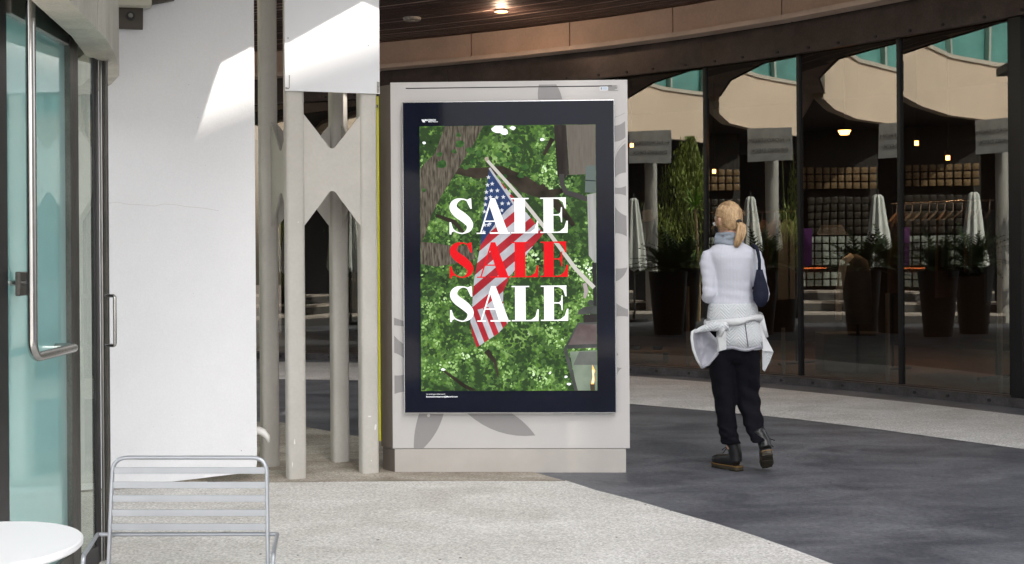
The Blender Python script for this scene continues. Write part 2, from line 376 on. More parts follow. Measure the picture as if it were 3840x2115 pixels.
# canopy roof over the walkway: slab, edge, brown boards
Redge = [(-5.5, 11.75), (-3.6, 11.98), (-1.75, 11.87), (-.5, 11.2), (.55, 10.6), (1.6, 9.75), (2.6, 8.7), (3.4, 7.5), (4.6, 5.6)]
roof = thing('walkway_canopy', 'canopy over the walkway with a soffit of narrow dark brown boards', 'canopy', (1, 13, 4.2))
tail = [(7.5, 6.5), (9, 9), (9, 22), (-12, 22), (-12, 11.75)]
bm = NB(); prism(bm, [tuple(p) for p in Redge] + tail, 4.215, 4.62); part('slab', bm, m_gap, roof)
bm = NB(); ribbon(bm, Redge, -.03, 4.20, 4.70); part('rim', bm, m_dkmetal, roof)
bd = .132
for j in range(26):
    c = offset(SF, -.31 - j * bd); c2 = offset(SF, -.31 - (j + 1) * bd + .02)
    # keep the stretch of the board that lies behind the canopy edge
    def inside(p):
        n = len(Redge)
        for i in range(n - 1):
            x0, y0 = Redge[i]; x1, y1 = Redge[i + 1]
            if x0 <= p.x <= x1: return p.y > y0 + (y1 - y0) * (p.x - x0) / (x1 - x0) + .04
        return p.x > Redge[-1][0]
    idx = [i for i in range(len(c)) if inside(c2[i])]
    if len(idx) < 2: continue
    # extend the ends to the rim
    pa, pb = [c[i] for i in idx], [c2[i] for i in idx]
    for end, io in ((0, idx[0] - 1), (-1, idx[-1] + 1)):
        if 0 <= io < len(c):
            t = 0
            while t < 1 and inside(c2[idx[end]].lerp(c2[io], t + .05)): t += .05
            if t > 0:
                qa, qb = c[idx[end]].lerp(c[io], t), c2[idx[end]].lerp(c2[io], t)
                if end == 0: pa.insert(0, qa); pb.insert(0, qb)
                else: pa.append(qa); pb.append(qb)
    bm = NB(); zz = 4.2 + random.uniform(0, .003)
    A_ = [[bm.verts.new((p.x, p.y, z)) for p in q] for q in (pa, pb) for z in (zz, 4.213)]
    for i in range(len(pa) - 1):
        for u_, v_ in ((A_[0], A_[2]), (A_[1], A_[3]), (A_[0], A_[1]), (A_[2], A_[3])): bm.faces.new((u_[i], u_[i + 1], v_[i + 1], v_[i]))
    part('soffit_board', bm, m_board, roof)
    pc = [(q_ + (c[1] - c[0]) * 0) for q_ in pb]
    if len(pb) > 2: bm = NB(); ribbon(bm, pb, .016, 4.2015, 4.2125); part('soffit_seam', bm, M('pale_seam', (.85, .62, .55), .5), roof)
# recessed lamp (lit) and plain disc (unlit) in the soffit
p = W(1880, 41, 1); p = V(0, 0, H) + (p - V(0, 0, H)) * ((4.19 - H) / (p.z - H))
t = thing('ceiling_lamp', 'small round recessed lamp glowing orange among the dark ceiling boards', 'lamp', (p.x, p.y, 4.19))
bm = NB(); disc_cyl(bm, p, .075, 4.180, 4.199); part('lamp_trim', bm, m_tan, t)
bm = NB(); disc_cyl(bm, p, .06, 4.176, 4.1795); part('lamp_lens', bm, M('warm_lamp_lens', (1, .6, .2), .4, emit=(1, .42, .08), estr=2.2), t)
l = bpy.data.lights.new('ceiling_lamp', 'POINT'); l.energy = 3.5; l.color = (1, .70, .48); l.shadow_soft_size = .06; lo = bpy.data.objects.new('lamp_light', l); C.objects.link(lo); lo.parent = t; lo.location = (0, 0, -.09)
p = W(1545, 70, 1); p = V(0, 0, H) + (p - V(0, 0, H)) * ((4.19 - H) / (p.z - H))
t = thing('ceiling_disc', 'pale unlit round fitting on the brown ceiling left of the glowing lamp', 'ceiling fitting', (p.x, p.y, 4.19))
bm = NB(); disc_cyl(bm, p, .10, 4.170, 4.199, r1=.11); part('cover', bm, M('mottled_cover', (.62, .57, .50), .7, 0, .5, 30), t)
bm = NB(); disc_cyl(bm, p, .03, 4.160, 4.1698, 12); part('cap', bm, M('mottled_cover', (.34, .31, .27)), t)

# building mass above the shop
bm = NB(); prism(bm, [tuple(p) for p in offset(SF, .3)] + [(9, 22), (-12, 22)], 4.62, 11); tag(part('upper_building', bm, M('upper_wall', (.45, .38, .32), .8), loc=(0, 16, 4.6)), 'tall rendered storeys rising above the shop canopy', 'building')

# ------------------------------------------------------------------ shop interior
inner = offset(SF, 3.4)
shop = thing('shop_interior', 'dim shop room with brown floor seen through the storefront glass', 'shop room', (2, 16, 0))
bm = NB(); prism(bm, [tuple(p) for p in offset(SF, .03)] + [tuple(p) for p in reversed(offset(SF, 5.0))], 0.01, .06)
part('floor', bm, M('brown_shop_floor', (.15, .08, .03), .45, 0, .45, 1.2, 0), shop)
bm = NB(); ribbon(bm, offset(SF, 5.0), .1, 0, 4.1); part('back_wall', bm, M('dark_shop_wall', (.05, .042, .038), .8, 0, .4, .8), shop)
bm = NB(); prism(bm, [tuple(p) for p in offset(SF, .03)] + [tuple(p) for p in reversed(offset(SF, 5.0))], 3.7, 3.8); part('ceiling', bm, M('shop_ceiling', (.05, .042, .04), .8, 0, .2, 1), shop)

def pxhit(x, off):
    """point 'off' behind the glass on the sight line x"""
    pl = offset(SF, off); k = (x - 1920) / F
    for i in range(len(pl) - 1):
        a, b = pl[i], pl[i + 1]; fa, fb = a.x - k * a.y, b.x - k * b.y
        if fa <= 0 < fb: return a + (b - a) * (fa / (fa - fb))
def zof(x, y, d): return W(x, y, d).z

m_sheer = M('pleated_sheer_fabric', (.85, .87, .82), .8, 0, .15, 14, stretch=(1, 1, .15))
m_dkcl = M('dark_garment', (.06, .055, .055), .9, 0, .4, 5)
# hat on a stand
p = pxhit(2432, .2); z = zof(2432, 822, p.y); t = thing('straw_hat', 'pale straw hat with flat crown floating in the window left of the woman', 'hat', (p.x, p.y, z))
m_straw = M('straw', (.62, .50, .33), .8, 0, .15, 30)
T = Matrix.Translation((p.x, p.y, z)) @ Matrix.Rotation(R(-14), 4, 'Y') @ Matrix.Rotation(R(16), 4, 'X')
bm = NB(); loft(bm, [(0, 0, 0, .075, .09), (0, 0, .012, .073, .088)], 24); bm.transform(T); part('brim', bm, m_straw, t, smooth=2)
bm = NB(); loft(bm, [(0, 0, .010, .058, .07), (0, 0, .05, .062, .075), (0, 0, .10, .064, .078)], 24); bm.transform(T); part('crown', bm, m_straw, t, smooth=2)
# racks with dark garments
ORD = ['first', 'second', 'third', 'fourth', 'fifth', 'sixth', 'seventh', 'eighth', 'ninth', 'tenth', 'eleventh', 'twelfth']
def rack(x0, x1, y, n, off, label, items):
    a, b = pxhit(x0, off), pxhit(x1, off); za = zof(x0, y, a.y); zb = za
    t = thing('clothes_rack', label, 'clothes rack', (a.x, a.y, .06))
    bm = NB(); tube(bm, [(a.x, a.y, za), (b.x, b.y, zb)], .013, 8); part('rail', bm, m_trim, t)
    for q in (a, b):
        bm = NB(); tube(bm, [(q.x, q.y, .08), (q.x, q.y, za)], .014, 8); part('upright', bm, m_black, t)
        bm = NB(); tube(bm, [(q.x - .25, q.y - .15, .08), (q.x + .25, q.y + .15, .08)], .016, 8); part('foot', bm, m_black, t)
    dirv = (b - a).normalized(); nn = Vector((-dirv.y, dirv.x))
    for k in range(n):
        c = a + (b - a) * (k + .6 + random.uniform(-.2, .2)) / (n + .3); L_ = random.uniform(.55, 1.0); zt = za - .10; wd = random.uniform(.17, .21)
        gm, gc = random.choice([(m_dkcl, 'black'), (M('brown_garment', (.20, .14, .11), .9), 'brown'), (M('slate_garment', (.13, .15, .17), .9), 'slate')])
        g = thing('hanging_coat', '%s coat, %s from the left on %s' % (gc, ORD[k], items.split(' on ')[1]), 'garment', (c.x, c.y, zt - L_), group=items)
        bm = NB(); prof = [(-.03, 0), (-wd, -.10), (-wd - .02, -.5 * L_), (-wd - .03, -L_), (wd + .03, -L_), (wd + .02, -.5 * L_), (wd, -.10), (.03, 0)]
        tilt = Matrix.Rotation(random.uniform(-.25, .25), 3, 'Z')
        plate(bm, [V(c.x, c.y, zt) + tilt @ V(nn.x * px_, nn.y * px_, pz_) for px_, pz_ in prof], (dirv.x, dirv.y, 0), .035)
        part('coat_cloth', bm, gm, g)
        bm = NB(); tube(bm, arc_path([(c.x, c.y, zt - .01), (c.x, c.y, zt + .05), (c.x + .01, c.y, zt + .115), (c.x + .03, c.y, zt + .09)], .02), .006, 6); part('hanger_hook', bm, m_trim, g)
rack(2668, 2985, 800, 7, 1.5, 'steel clothes rack of dark coats behind the woman', 'dark coats on the rack behind the woman')
rack(3345, 3735, 766, 12, 1.5, 'long steel clothes rack of brown and slate coats in the right pane', 'coats on the long rack in the right pane')
# folded white cloth pile on shelf
p = pxhit(3117, .25); z = zof(3117, 878, p.y); s = p.y / F
t = thing('folded_cloth_pile', 'rumpled cream cloth pile on a thin shelf in the third pane', 'cloth', (p.x, p.y, z))
bm = NB(); box(bm, -60 * s, 55 * s, -.1, .1, z - .008, z, Matrix.Translation((p.x, p.y, 0))); part('shelf', bm, m_trim, t)
for k in range(3):
    bm = NB(); loft(bm, [(p.x, p.y, z + .001 + k * .032, 52 * s - k * .012, .10, .04 * k), (p.x + .008, p.y, z + .018 + k * .032, 55 * s - k * .02, .11, .04 * k), (p.x, p.y, z + .031 + k * .032, 49 * s - k * .015, .10)], 24); part('cloth_fold', bm, M('cream_cloth', (.85, .82, .72), .9, 0, .2, 20, .5, 30), t, smooth=True)
# pale tunic on a form in pane three
p = pxhit(3165, .8); s = p.y / F; t = thing('tunic_form', 'long pale tunic with one hanging sleeve on a stand in the third pane', 'tunic', (p.x, p.y, .06))
zt, zb = zof(3165, 960, p.y), zof(3165, 1200, p.y)
bm = NB(); tube(bm, [(p.x + 30 * s, p.y, zt + .01), (p.x - 2 * s, p.y, zt - .07), (p.x - 18 * s, p.y, (zt + zb) / 2), (p.x - 22 * s, p.y, zb)], [.03, .045, .04, .035], 12); part('sleeve', bm, m_sheer, t, smooth=True)
bm = NB(); loft(bm, [(p.x + 60 * s, p.y + .1, zb - .05, .17, .09), (p.x + 60 * s, p.y + .1, zt - .2, .15, .08), (p.x + 50 * s, p.y + .1, zt - .05, .14, .07), (p.x + 45 * s, p.y + .1, zt + .02, .04, .04)], 24); part('bodice', bm, M('grey_knit', (.17, .17, .165), .9, 0, .2, 8), t, smooth=True)
bm = NB(); tube(bm, [(p.x + 60 * s, p.y + .1, .06), (p.x + 60 * s, p.y + .1, zb)], .02, 8); part('stand', bm, m_black, t)
bm = NB(); box(bm, -.35, .35, -.2, .2, .06, .5, Matrix.Translation((p.x + 50 * s, p.y + .3, 0)), .01); part('plinth', bm, M('grey_plinth', (.07, .07, .068), .7), t)
# low table with books, left pane
a = pxhit(2440, .8); z = zof(2440, 1312, a.y); t = thing('low_display_table', 'low wooden display table in the leftmost pane beside the kiosk', 'table', (a.x, a.y, .06))
bm = NB(); box(bm, -.42, .22, -.18, .18, z - .03, z, Matrix.Translation((a.x, a.y, 0)), .004); part('table_top', bm, M('warm_wood', (.25, .17, .09), .5, 0, .3, 6), t)
for dx, dy in ((-.38, -.14), (.18, -.14), (-.38, .14), (.18, .14)):
    bm = NB(); box(bm, dx - .015, dx + .015, dy - .015, dy + .015, .06, z - .031, Matrix.Translation((a.x, a.y, 0))); part('leg', bm, m_black, t)
for k, dx in enumerate((-.2, .08)):
    bm = NB(); loft(bm, [(a.x + dx, a.y, z + .001, .06, .05), (a.x + dx, a.y, z + .05, .07, .05), (a.x + dx, a.y, z + .06, .04, .03)], 14)
    single('black_shoe', bm, m_black, 'small black shoe on the low table, the one nearer the ' + ('kiosk' if k == 0 else 'woman'), 'shoe', (a.x + dx, a.y, z), smooth=2)
# poles added behind the glass in place of bollards mirrored in it
for x, yt, yb, lab in ((2577, 1075, 1352, 'between the kiosk and the woman'), (2935, 1230, 1390, 'just right of the woman'), (3327, 1100, 1412, 'near the mullion of the third pane'), (3748, 900, 1455, 'beside the dark corner post')):
    p = pxhit(x, .28); z1 = zof(x, yt, p.y); t = thing('mirrored_bollard_pole', 'grey pole standing in for a mirrored bollard ' + lab, 'pole', (p.x, p.y, .06), group='grey poles standing in for mirrored bollards')
    bm = NB(); tube(bm, [(p.x, p.y, .07), (p.x, p.y, z1)], .022, 10); part('shaft', bm, M('pole_grey', (.30, .30, .29), .5), t, smooth=2)
    bm = NB(); disc_cyl(bm, p, .06, .06, .075, 16); part('base_plate', bm, m_black, t)
# small lit spotlights inside the shop, as seen in the photograph
for x, y, off, lab in ((3170, 505, 1.6, 'brightest round amber spotlight glowing in the third pane'), (3440, 545, 1.8, 'small amber spotlight left in the rightmost large pane'), (3557, 600, 1.9, 'small amber spotlight above the long clothes rack'), (2680, 650, 1.8, 'tiny amber spotlight beside the second mullion'), (2372, 552, 1.5, 'amber glint of a spotlight beside the kiosk top')):
    p = pxhit(x, off); z = zof(x, y, p.y)
    t = thing('shop_spotlight', lab, 'spotlight', (p.x, p.y, z)); r = .05 if x == 3170 else .022
    bm = NB(); disc_cyl(bm, p, r, z, z + .05, 16, r1=r * 1.5 if x == 3170 else r); part('lamp_glow', bm, M('amber_glow', (1, .6, .2), .4, emit=(1, .45, .12), estr=14), t)
    bm = NB(); disc_cyl(bm, p, r * 1.6, z + .051, z + .1, 16); part('housing', bm, m_black, t)
    bm = NB(); tube(bm, [(p.x, p.y, z + .1), (p.x, p.y, 3.7)], .008, 6); part('stem', bm, m_black, t)
    l = bpy.data.lights.new('spot', 'SPOT'); l.energy = 22 if x == 3170 else 16; l.color = (1, .70, .42); l.spot_size = R(150); l.spot_blend = .8; l.shadow_soft_size = .05
    lo = bpy.data.objects.new('spot_lamp', l); C.objects.link(lo); lo.parent = t; lo.location = (0, 0, -.03)

# ------------------------------------------------------------------ the courtyard's far side (seen as reflections in the shop glass)
K = [(-5.5, 11.75), (-7.2, 11.4), (-9, 10.8), (-10.4, 9.9), (-11.4, 8.8), (-12.3, 7.3), (-13, 5.5), (-13.5, 3), (-13.6, -1)]
bal = thing('curved_balcony', 'curved cream balcony of the opposite building, mirrored in the glass', 'building', (-9, 11, 4.2))
bm = NB(); ribbon(bm, K, -.18, 4.12, 5.25); part('parapet', bm, m_beige_b, bal)
bm = NB(); ribbon(bm, offset(K, .04), -.26, 5.252, 5.33); part('coping', bm, M('pale_coping', (.7, .62, .52), .6), bal)
bm = NB(); prism(bm, [tuple(p) for p in offset(K, -.12)] + [(-22, -1), (-22, 21), (-12, 21), (-12, 11.9)], 4.2, 4.5); part('slab', bm, M('dark_soffit', (.06, .05, .045), .7, 0, .3, 2), bal)
bm = NB(); ribbon(bm, offset(K, -.9), .06, 4.52, 8.6); part('upper_glazing', bm, M('teal_glazing', (.16, .42, .38), .25, 0, .4, .8), bal)
for i in range(0, 14):
    pl = offset(K, -.84); p = walk(pl, .4 + i * 1.2, .46 + i * 1.2)
    if len(p) > 1: bm = NB(); ribbon(bm, p[:2], .12, 4.52, 8.6); part('glazing_fin', bm, M('pale_fin', (.55, .58, .52), .6), bal)
# ground floor behind the balcony
gl = thing('glass_block_wall', 'wall of square glass blocks across the courtyard, mirrored in the glass', 'glass block wall', (-10.8, 11, 0))
a, b = Vector((-10.55, 12.6)), Vector((-10.8, 10.15)); u = (b - a).normalized(); n = Vector((u.y, -u.x))
if n.x < 0: n = -n
bm = NB(); ribbon(bm, [a - n * .12, b - n * .12], .1 if False else -.1, .0, 4.1); part('grout', bm, M('dark_grout', (.05, .045, .04), .8), gl)
m_gb = M('glass_block', (.46, .50, .44), .12, 0, .35, 12, .6, 14, spec=.8); m_gbw = M('amber_glass_block', (.36, .24, .13), .2, 0, .6, 9, .5, 14); m_gbd = M('shaded_glass_block', (.06, .05, .04), .3, 0, .4, 9)  # block colours paint backlit lower rows pale and middle rows dim
proto = {}
for z, kind_ in [(.68 + r_ * .165, 0) for r_ in range(2)] + [(1.13 + r_ * .165, 1) for r_ in range(4)] + [(1.82 + r_ * .165, 2) for r_ in range(5)] + [(2.80 + r_ * .165, 3) for r_ in range(3)]:
    for col in range(14):
        if kind_ in (1, 2) and col < 5: continue
        mk = {0: m_gb, 1: m_gb, 2: m_gbd, 3: m_gbw}[kind_]
        c = a + u * (.10 + col * .172)
        if mk.name not in proto:
            bm = NB(); box(bm, -.070, .070, -.04, .04, 0, .138, None, .015); o = part('glass_block', bm, mk, gl, world=False, smooth=2); proto[mk.name] = o
        else: o = proto[mk.name].copy(); C.objects.link(o); o.parent = gl
        q = gl.location
        o.location = (c.x - q.x, c.y - q.y, z - q.z); o.rotation_euler = (0, 0, atan2(u.y, u.x))
terr = thing('sun_stripe_steps', 'steps added below the glass block wall, pale treads standing in for sunlit paving stripes', 'steps', (-10, 11, 0))
for k_, (o0, o1, z_) in enumerate(((.10, .75, .60), (.76, 1.3, .40), (1.31, 1.9, .20))):
    sq = [tuple(p_) for p_ in (a - u * .6 + n * o0, b + u * .1 + n * o0, b + u * .1 + n * o1, a - u * .6 + n * o1)]
    bm = NB(); prism(bm, sq, 0, z_ - .045); part('riser', bm, M('dark_step', (.10, .095, .09), .8, 0, .3, 3), terr)
    bm = NB(); prism(bm, sq, z_ - .044, z_); part('tread', bm, M('sun_stripe_tread', (.66, .58, .50), .8, 0, .3, 2), terr)  # pale tread colour paints the sunlit stripes of the paving
pw = thing('purple_window_poster', 'purple window poster with pale snowflakes beside the mirrored glass blocks', 'poster', (a.x, a.y, 1.1))
X3 = V(u.x, u.y, 0); N3 = V(n.x, n.y, 0); A3 = V(a.x, a.y, 0) + N3 * .06
def pwq(s0, s1, z0_, z1_, o_): return [A3 + N3 * o_ + X3 * s_ + V(0, 0, z_) for s_, z_ in ((s0, z0_), (s1, z0_), (s1, z1_), (s0, z1_))]
bm = NB(); plate(bm, pwq(.02, .98, 1.12, 1.95, 0), N3, .01); part('poster_sheet', bm, M('purple_print', (.10, .02, .13), .5), pw)
for s_, z_, r_, mm_ in ((.25, 1.72, .13, 0), (.66, 1.70, .09, 0), (.15, 1.28, .08, 1), (.62, 1.28, .05, 1)):
    bm = NB()
    for k_ in range(8):
        a_ = k_ * pi / 4; c_ = A3 + N3 * .012 + X3 * s_ + V(0, 0, z_); e_ = X3 * cos(a_) + V(0, 0, sin(a_)); f2 = -X3 * sin(a_) + V(0, 0, cos(a_))
        plate(bm, [c_ + e_ * r_ * .12, c_ + e_ * r_ * .6 + f2 * r_ * .22, c_ + e_ * r_, c_ + e_ * r_ * .6 - f2 * r_ * .22], N3, .002)
    part('snowflake', bm, M('lilac_print', (.6, .55, .75), .5) if mm_ == 0 else M('coral_print', (.85, .30, .22), .5), pw)
bm = NB(); ribbon(bm, [a + n * .05, a + n * .05 + u * 1.3], -.03, 1.055, 1.085); tag(part('neon_tube', bm, M('orange_neon', (1, .3, .1), .4, emit=(1, .22, .06), estr=1.2), loc=(a.x, a.y, 1.06)), 'thin orange neon line along the glass block wall, mirrored in the glass', 'neon tube')
def parasol(x, y, label, r=.24):
    t = thing('closed_parasol', label, 'parasol', (x, y, 0), group='closed pale parasols standing in the mirrored courtyard')
    bm = NB(); seg = 48; rings = []
    for z_, q in ((2.58, .22), (2.53, .38), (2.3, .50), (1.9, .68), (1.5, .88), (1.15, 1.0), (1.08, .9)):
        rings.append([bm.verts.new((x + cos(2 * pi * k / seg) * r * q * (1 + .16 * cos(k * pi / 3)), y + sin(2 * pi * k / seg) * r * q * (1 + .16 * cos(k * pi / 3)), z_ + (.03 * cos(k * pi / 3) if z_ < 1.2 else 0))) for k in range(seg)])
    for i in range(len(rings) - 1):
        for k in range(seg): bm.faces.new((rings[i][k], rings[i][(k + 1) % seg], rings[i + 1][(k + 1) % seg], rings[i + 1][k]))
    bm.faces.new(rings[0]); part('folded_canopy', bm, m_sheer, t)
    bm = NB(); tube(bm, [(x, y, 0.06), (x, y, 2.68)], .022, 8); part('pole', bm, m_stile, t)
    bm = NB(); disc_cyl(bm, (x, y), .28, 0, .06, 24); part('base', bm, m_black, t)
parasol(-8.85, 10.42, 'closed pale parasol standing nearest the lettered sign column, mirrored in the glass')
parasol(-10.35, 9.55, 'closed pale parasol standing under the curved balcony edge, mirrored in the glass', .20)
# sign on a round column, across the court
cx, cy = -9.35, 9.85
t = thing('hanging_sign', 'white sign panel with two dark lines of lettering, mirrored in the glass', 'sign', (cx, cy, 3.1))
sd = Vector((-.42, .907)).normalized()           # plan direction of the panel's width
nd = Vector((sd.y, -sd.x))
bm = NB(); a, b = Vector((cx, cy)) - sd * .45, Vector((cx, cy)) + sd * .45; a += nd * .2; b += nd * .2
ribbon(bm, [a, b], -.03, 3.34, 4.04); part('sign_board', bm, M('grey_white_sign', (.62, .63, .62), .4, 0, .3, 2), t)
for s_, z in (('<- NORDSTROM', 3.74), ('DINING DECK', 3.53)):
    bm = text_bm(s_ if '<' not in s_ else '\u2190 NORDSTROM', .118, .002, 'CENTER', -.004, .98)
    c = (a + b) / 2 + nd * .036
    X = Vector((sd.x, sd.y, 0)); Z = Vector((0, 0, 1)); Y = Vector((nd.x, nd.y, 0))
    mt = Matrix((X, Z, Y)).transposed().to_4x4(); mt.translation = (c.x, c.y, z); bm.transform(mt); part('lettering', bm, M('sign_grey_letters', (.22, .22, .225), .6), t)
bm = NB(); disc_cyl(bm, (cx, cy), .13, 0, 3.5, 28); single('round_column', bm, m_post, 'round pale column carrying the lettered sign, mirrored in the glass', 'column', (cx, cy, 0), smooth=2)
bm = NB(); ribbon(bm, [(-16.5, 2), (-16.5, 20), (-11.0, 20.5)], .2, 0, 4.1); single('arcade_wall', bm, M('dark_arcade_wall', (.055, .05, .048), .8, 0, .4, .7), 'dark back wall of the arcade under the balcony, mirrored in the glass', 'wall', (-16, 12, 0))

# planters with cycads / bamboo
m_leaf = M('dark_frond', (.09, .17, .045), .5, 0, .5, 6); m_leaf2 = M('bamboo_leaf', (.30, .38, .07), .55, 0, .4, 4); m_leaf3 = M('bright_frond', (.26, .44, .07), .5, 0, .4, 6)
m_pot = M('black_planter', (.014, .013, .014), .45, 0, .3, 4)
def frond(bm, base, az, ln, el, wd, droop):
    d = Vector((cos(az) * cos(el), sin(az) * cos(el), sin(el))); p = base.copy(); side = Vector((-sin(az), cos(az), 0)); N_ = 7; pts = []
    for i in range(N_ + 1):
        pts.append(p.copy()); p = p + d * (ln / N_); d = (d + Vector((0, 0, -droop / N_))).normalized()
    for i in range(N_):
        m = (pts[i] + pts[i + 1]) / 2; t = (i + .5) / N_; w_ = wd * sin(pi * (.15 + .85 * t)) + .01; fw = (pts[i + 1] - pts[i]).normalized()
        for sgn in (-1, 1):
            for q in (0, .5):
                b0 = pts[i].lerp(pts[i + 1], q); b1 = pts[i].lerp(pts[i + 1], q + .40); tip = b0 + side * sgn * w_ + fw * w_ * .7 + V(0, 0, .02)
                bm.faces.new([bm.verts.new(b0), bm.verts.new(b1), bm.verts.new(tip)])
    return bm
def planter(x, y, h, r, label, n=44, ln=.85, mat=None, lean=0):
    t = thing('potted_cycad', label, 'potted plant', (x, y, 0))
    bm = NB(); loft(bm, [(x, y, 0, r * .7, r * .7), (x, y, h, r, r), (x, y, h, r * .88, r * .88), (x, y, h - .08, r * .86, r * .86)], 28, e=2.6); part('pot', bm, m_pot, t, smooth=2)
    bm = NB(); rnd = random.Random(int(x * 100))
    for k in range(n):
        frond(bm, V(x + rnd.uniform(-.05, .05), y + rnd.uniform(-.05, .05), h - .02), rnd.uniform(0, 2 * pi), ln * rnd.uniform(.7, 1.15), rnd.uniform(.25, 1.35), .13, rnd.uniform(.5, 1.4))
    o = part('fronds', bm, mat or m_leaf, t); return t
planter(-5.8, 10.6, 1.15, .33, 'tall black pot of dark cycad fronds, mirrored beside the kiosk and the right mullions')
planter(-4.95, 11.2, 1.1, .33, 'second black pot of cycad fronds, the one nearer the mirrored canopy rim')
t = thing('bamboo_screen', 'tall sunlit screen of drooping bamboo leaves, mirrored in the first panes', 'bamboo', (-12.0, 8.0, 0))
bx, by = -10.2, 8.65
bm = NB(); rnd = random.Random(4)
for k in range(26):
    x, y = bx + rnd.gauss(0, .25), by + rnd.gauss(0, .3); hh = rnd.uniform(2.8, 4.0)
    tube(bm, [(x, y, .5), (x + rnd.uniform(-.2, .2), y + rnd.uniform(-.2, .2), hh)], [.018, .006], 5)
part('canes', bm, M('cane', (.22, .24, .08), .6), t)
bm = NB()
clumps = [(rnd.gauss(0, .30), rnd.gauss(0, .36), rnd.uniform(1.0, 3.9)) for _ in range(60)]
for k in range(9000):
    z = 1.0 + 3.05 * rnd.random() ** .85; sp = 1.0 if z < 3 else 1.0 - (z - 3) * .45
    ck = rnd.choice(clumps); z = max(.9, min(4.05, ck[2] + rnd.gauss(0, .22))); sp = 1.0 if z < 2.6 else max(.25, 1.0 - (z - 2.6) * .5)
    x, y = bx + (ck[0] + rnd.gauss(0, .10)) * sp, by + (ck[1] + rnd.gauss(0, .13)) * sp; l = rnd.uniform(.05, .15); a_ = rnd.uniform(0, 2 * pi); d = V(cos(a_) * .35, sin(a_) * .35, -1) * l; sd2 = V(-sin(a_), cos(a_), 0) * l * .1
    p = V(x, y, z); bm.faces.new([bm.verts.new(p), bm.verts.new(p + d * .45 + sd2), bm.verts.new(p + d), bm.verts.new(p + d * .45 - sd2)])
part('leaves', bm, m_leaf2, t)['kind'] = 'stuff'
bm = NB(); box(bm, bx - .45, bx + .45, by - .5, by + .5, 0, .75, None, .01); part('trough', bm, m_pot, t)
# a small yucca in front of it
t = thing('yucca', 'bright spiky yucca on a bare stem, mirrored before the bamboo', 'yucca', (-8.6, 9.1, 0))
bm = NB(); tube(bm, [(-8.6, 9.1, 0), (-8.55, 9.1, 1.1), (-8.65, 9.12, 2.4)], [.05, .035, .03], 8); part('stem', bm, M('yucca_stem', (.45, .33, .18), .8), t)
for zz, nn_ in ((2.4, 50), (1.2, 22)):
    bm = NB()
    for k in range(nn_):
        a_, e_ = rnd.uniform(0, 2 * pi), rnd.uniform(-.3, 1.4); l = rnd.uniform(.35, .6); d = V(cos(a_) * cos(e_), sin(a_) * cos(e_), sin(e_)); s2 = V(-sin(a_), cos(a_), 0) * .02; p = V(-8.65, 9.12, zz)
        bm.faces.new([bm.verts.new(p - s2), bm.verts.new(p + s2), bm.verts.new(p + d * l * .6 + s2 * .8), bm.verts.new(p + d * l - V(0, 0, .08)), bm.verts.new(p + d * l * .6 - s2 * .8)])
    part('leaf_crown', bm, m_leaf3, t)

# ------------------------------------------------------------------ white wall and the four-post pier
WA, WB = Vector((-1.61, 7.50)), Vector((-2.58, 7.13)); wd = (WA - WB).normalized(); wnrm = Vector((wd.y, -wd.x))  # towards the camera
wall = thing('white_wall', 'smooth white stucco wall panel with a sunlit upper corner, behind the chair', 'wall', (-2.1, 7.3, 0))
WC = WB - wd * 2.6
bm = NB(); th = .10
def WP(s, z, o=0): p = WA - wd * s - wnrm * o; return V(p.x, p.y, z)
outl = [WP(0, 4.2), WP(0, .11), WP(.004, .085), WP(.015, .065), WP(.035, .055), WP(.06, .052), WP(.5, .03), WP(1.1, .015), WP(3.6, .01), WP(3.6, 4.2)]
plate(bm, outl, (-wnrm.x, -wnrm.y, 0), th); es = [e_ for e_ in bm.edges if e_.calc_face_angle(0) > 1.2]
bmesh.ops.bevel(bm, geom=es, offset=.006, segments=2, affect='EDGES'); part('wall_slab', bm, m_stucco, wall, smooth=False)
# hairline crack
bm = NB(); cr = [(402, 762), (440, 758), (480, 766), (530, 768), (580, 773), (612, 765), (660, 768), (700, 775), (760, 780), (820, 790)]
def onwall(x, y, off=0.0):
    o = V(0, 0, H); d = W(x, y, 1) - o; A = V(WA.x, WA.y, 0); n3 = V(wnrm.x, wnrm.y, 0); A = A + n3 * off
    return o + d * ((A - o).dot(n3) / d.dot(n3))
for i in range(len(cr) - 1):
    p, q = onwall(*cr[i], .0006), onwall(*cr[i + 1], .0006); h_ = V(0, 0, .0011); bm.faces.new([bm.verts.new(v_) for v_ in (p - h_, q - h_, q + h_, p + h_)])
part('crack', bm, M('crack_line', (.60, .59, .58), .9), wall)
bm = NB()
for x, y, r in ((708, 318, 3), (905, 1690, 5), (742, 440, 3), (645, 1558, 2), (575, 1600, 2), (930, 340, 3), (725, 1100, 2.5), (890, 1780, 3), (770, 620, 2)):
    p = onwall(x, y, .0008); rr = r * .0007
    bm.faces.new([bm.verts.new(p + V(wd.x, wd.y, 0) * cos(a_ / 8 * 2 * pi) * rr * random.uniform(.5, 1) + V(0, 0, 1) * sin(a_ / 8 * 2 * pi) * rr * random.uniform(.8, 1.6)) for a_ in range(8)])
part('chip_marks', bm, M('chip_marks', (.3, .29, .28), .9), wall)
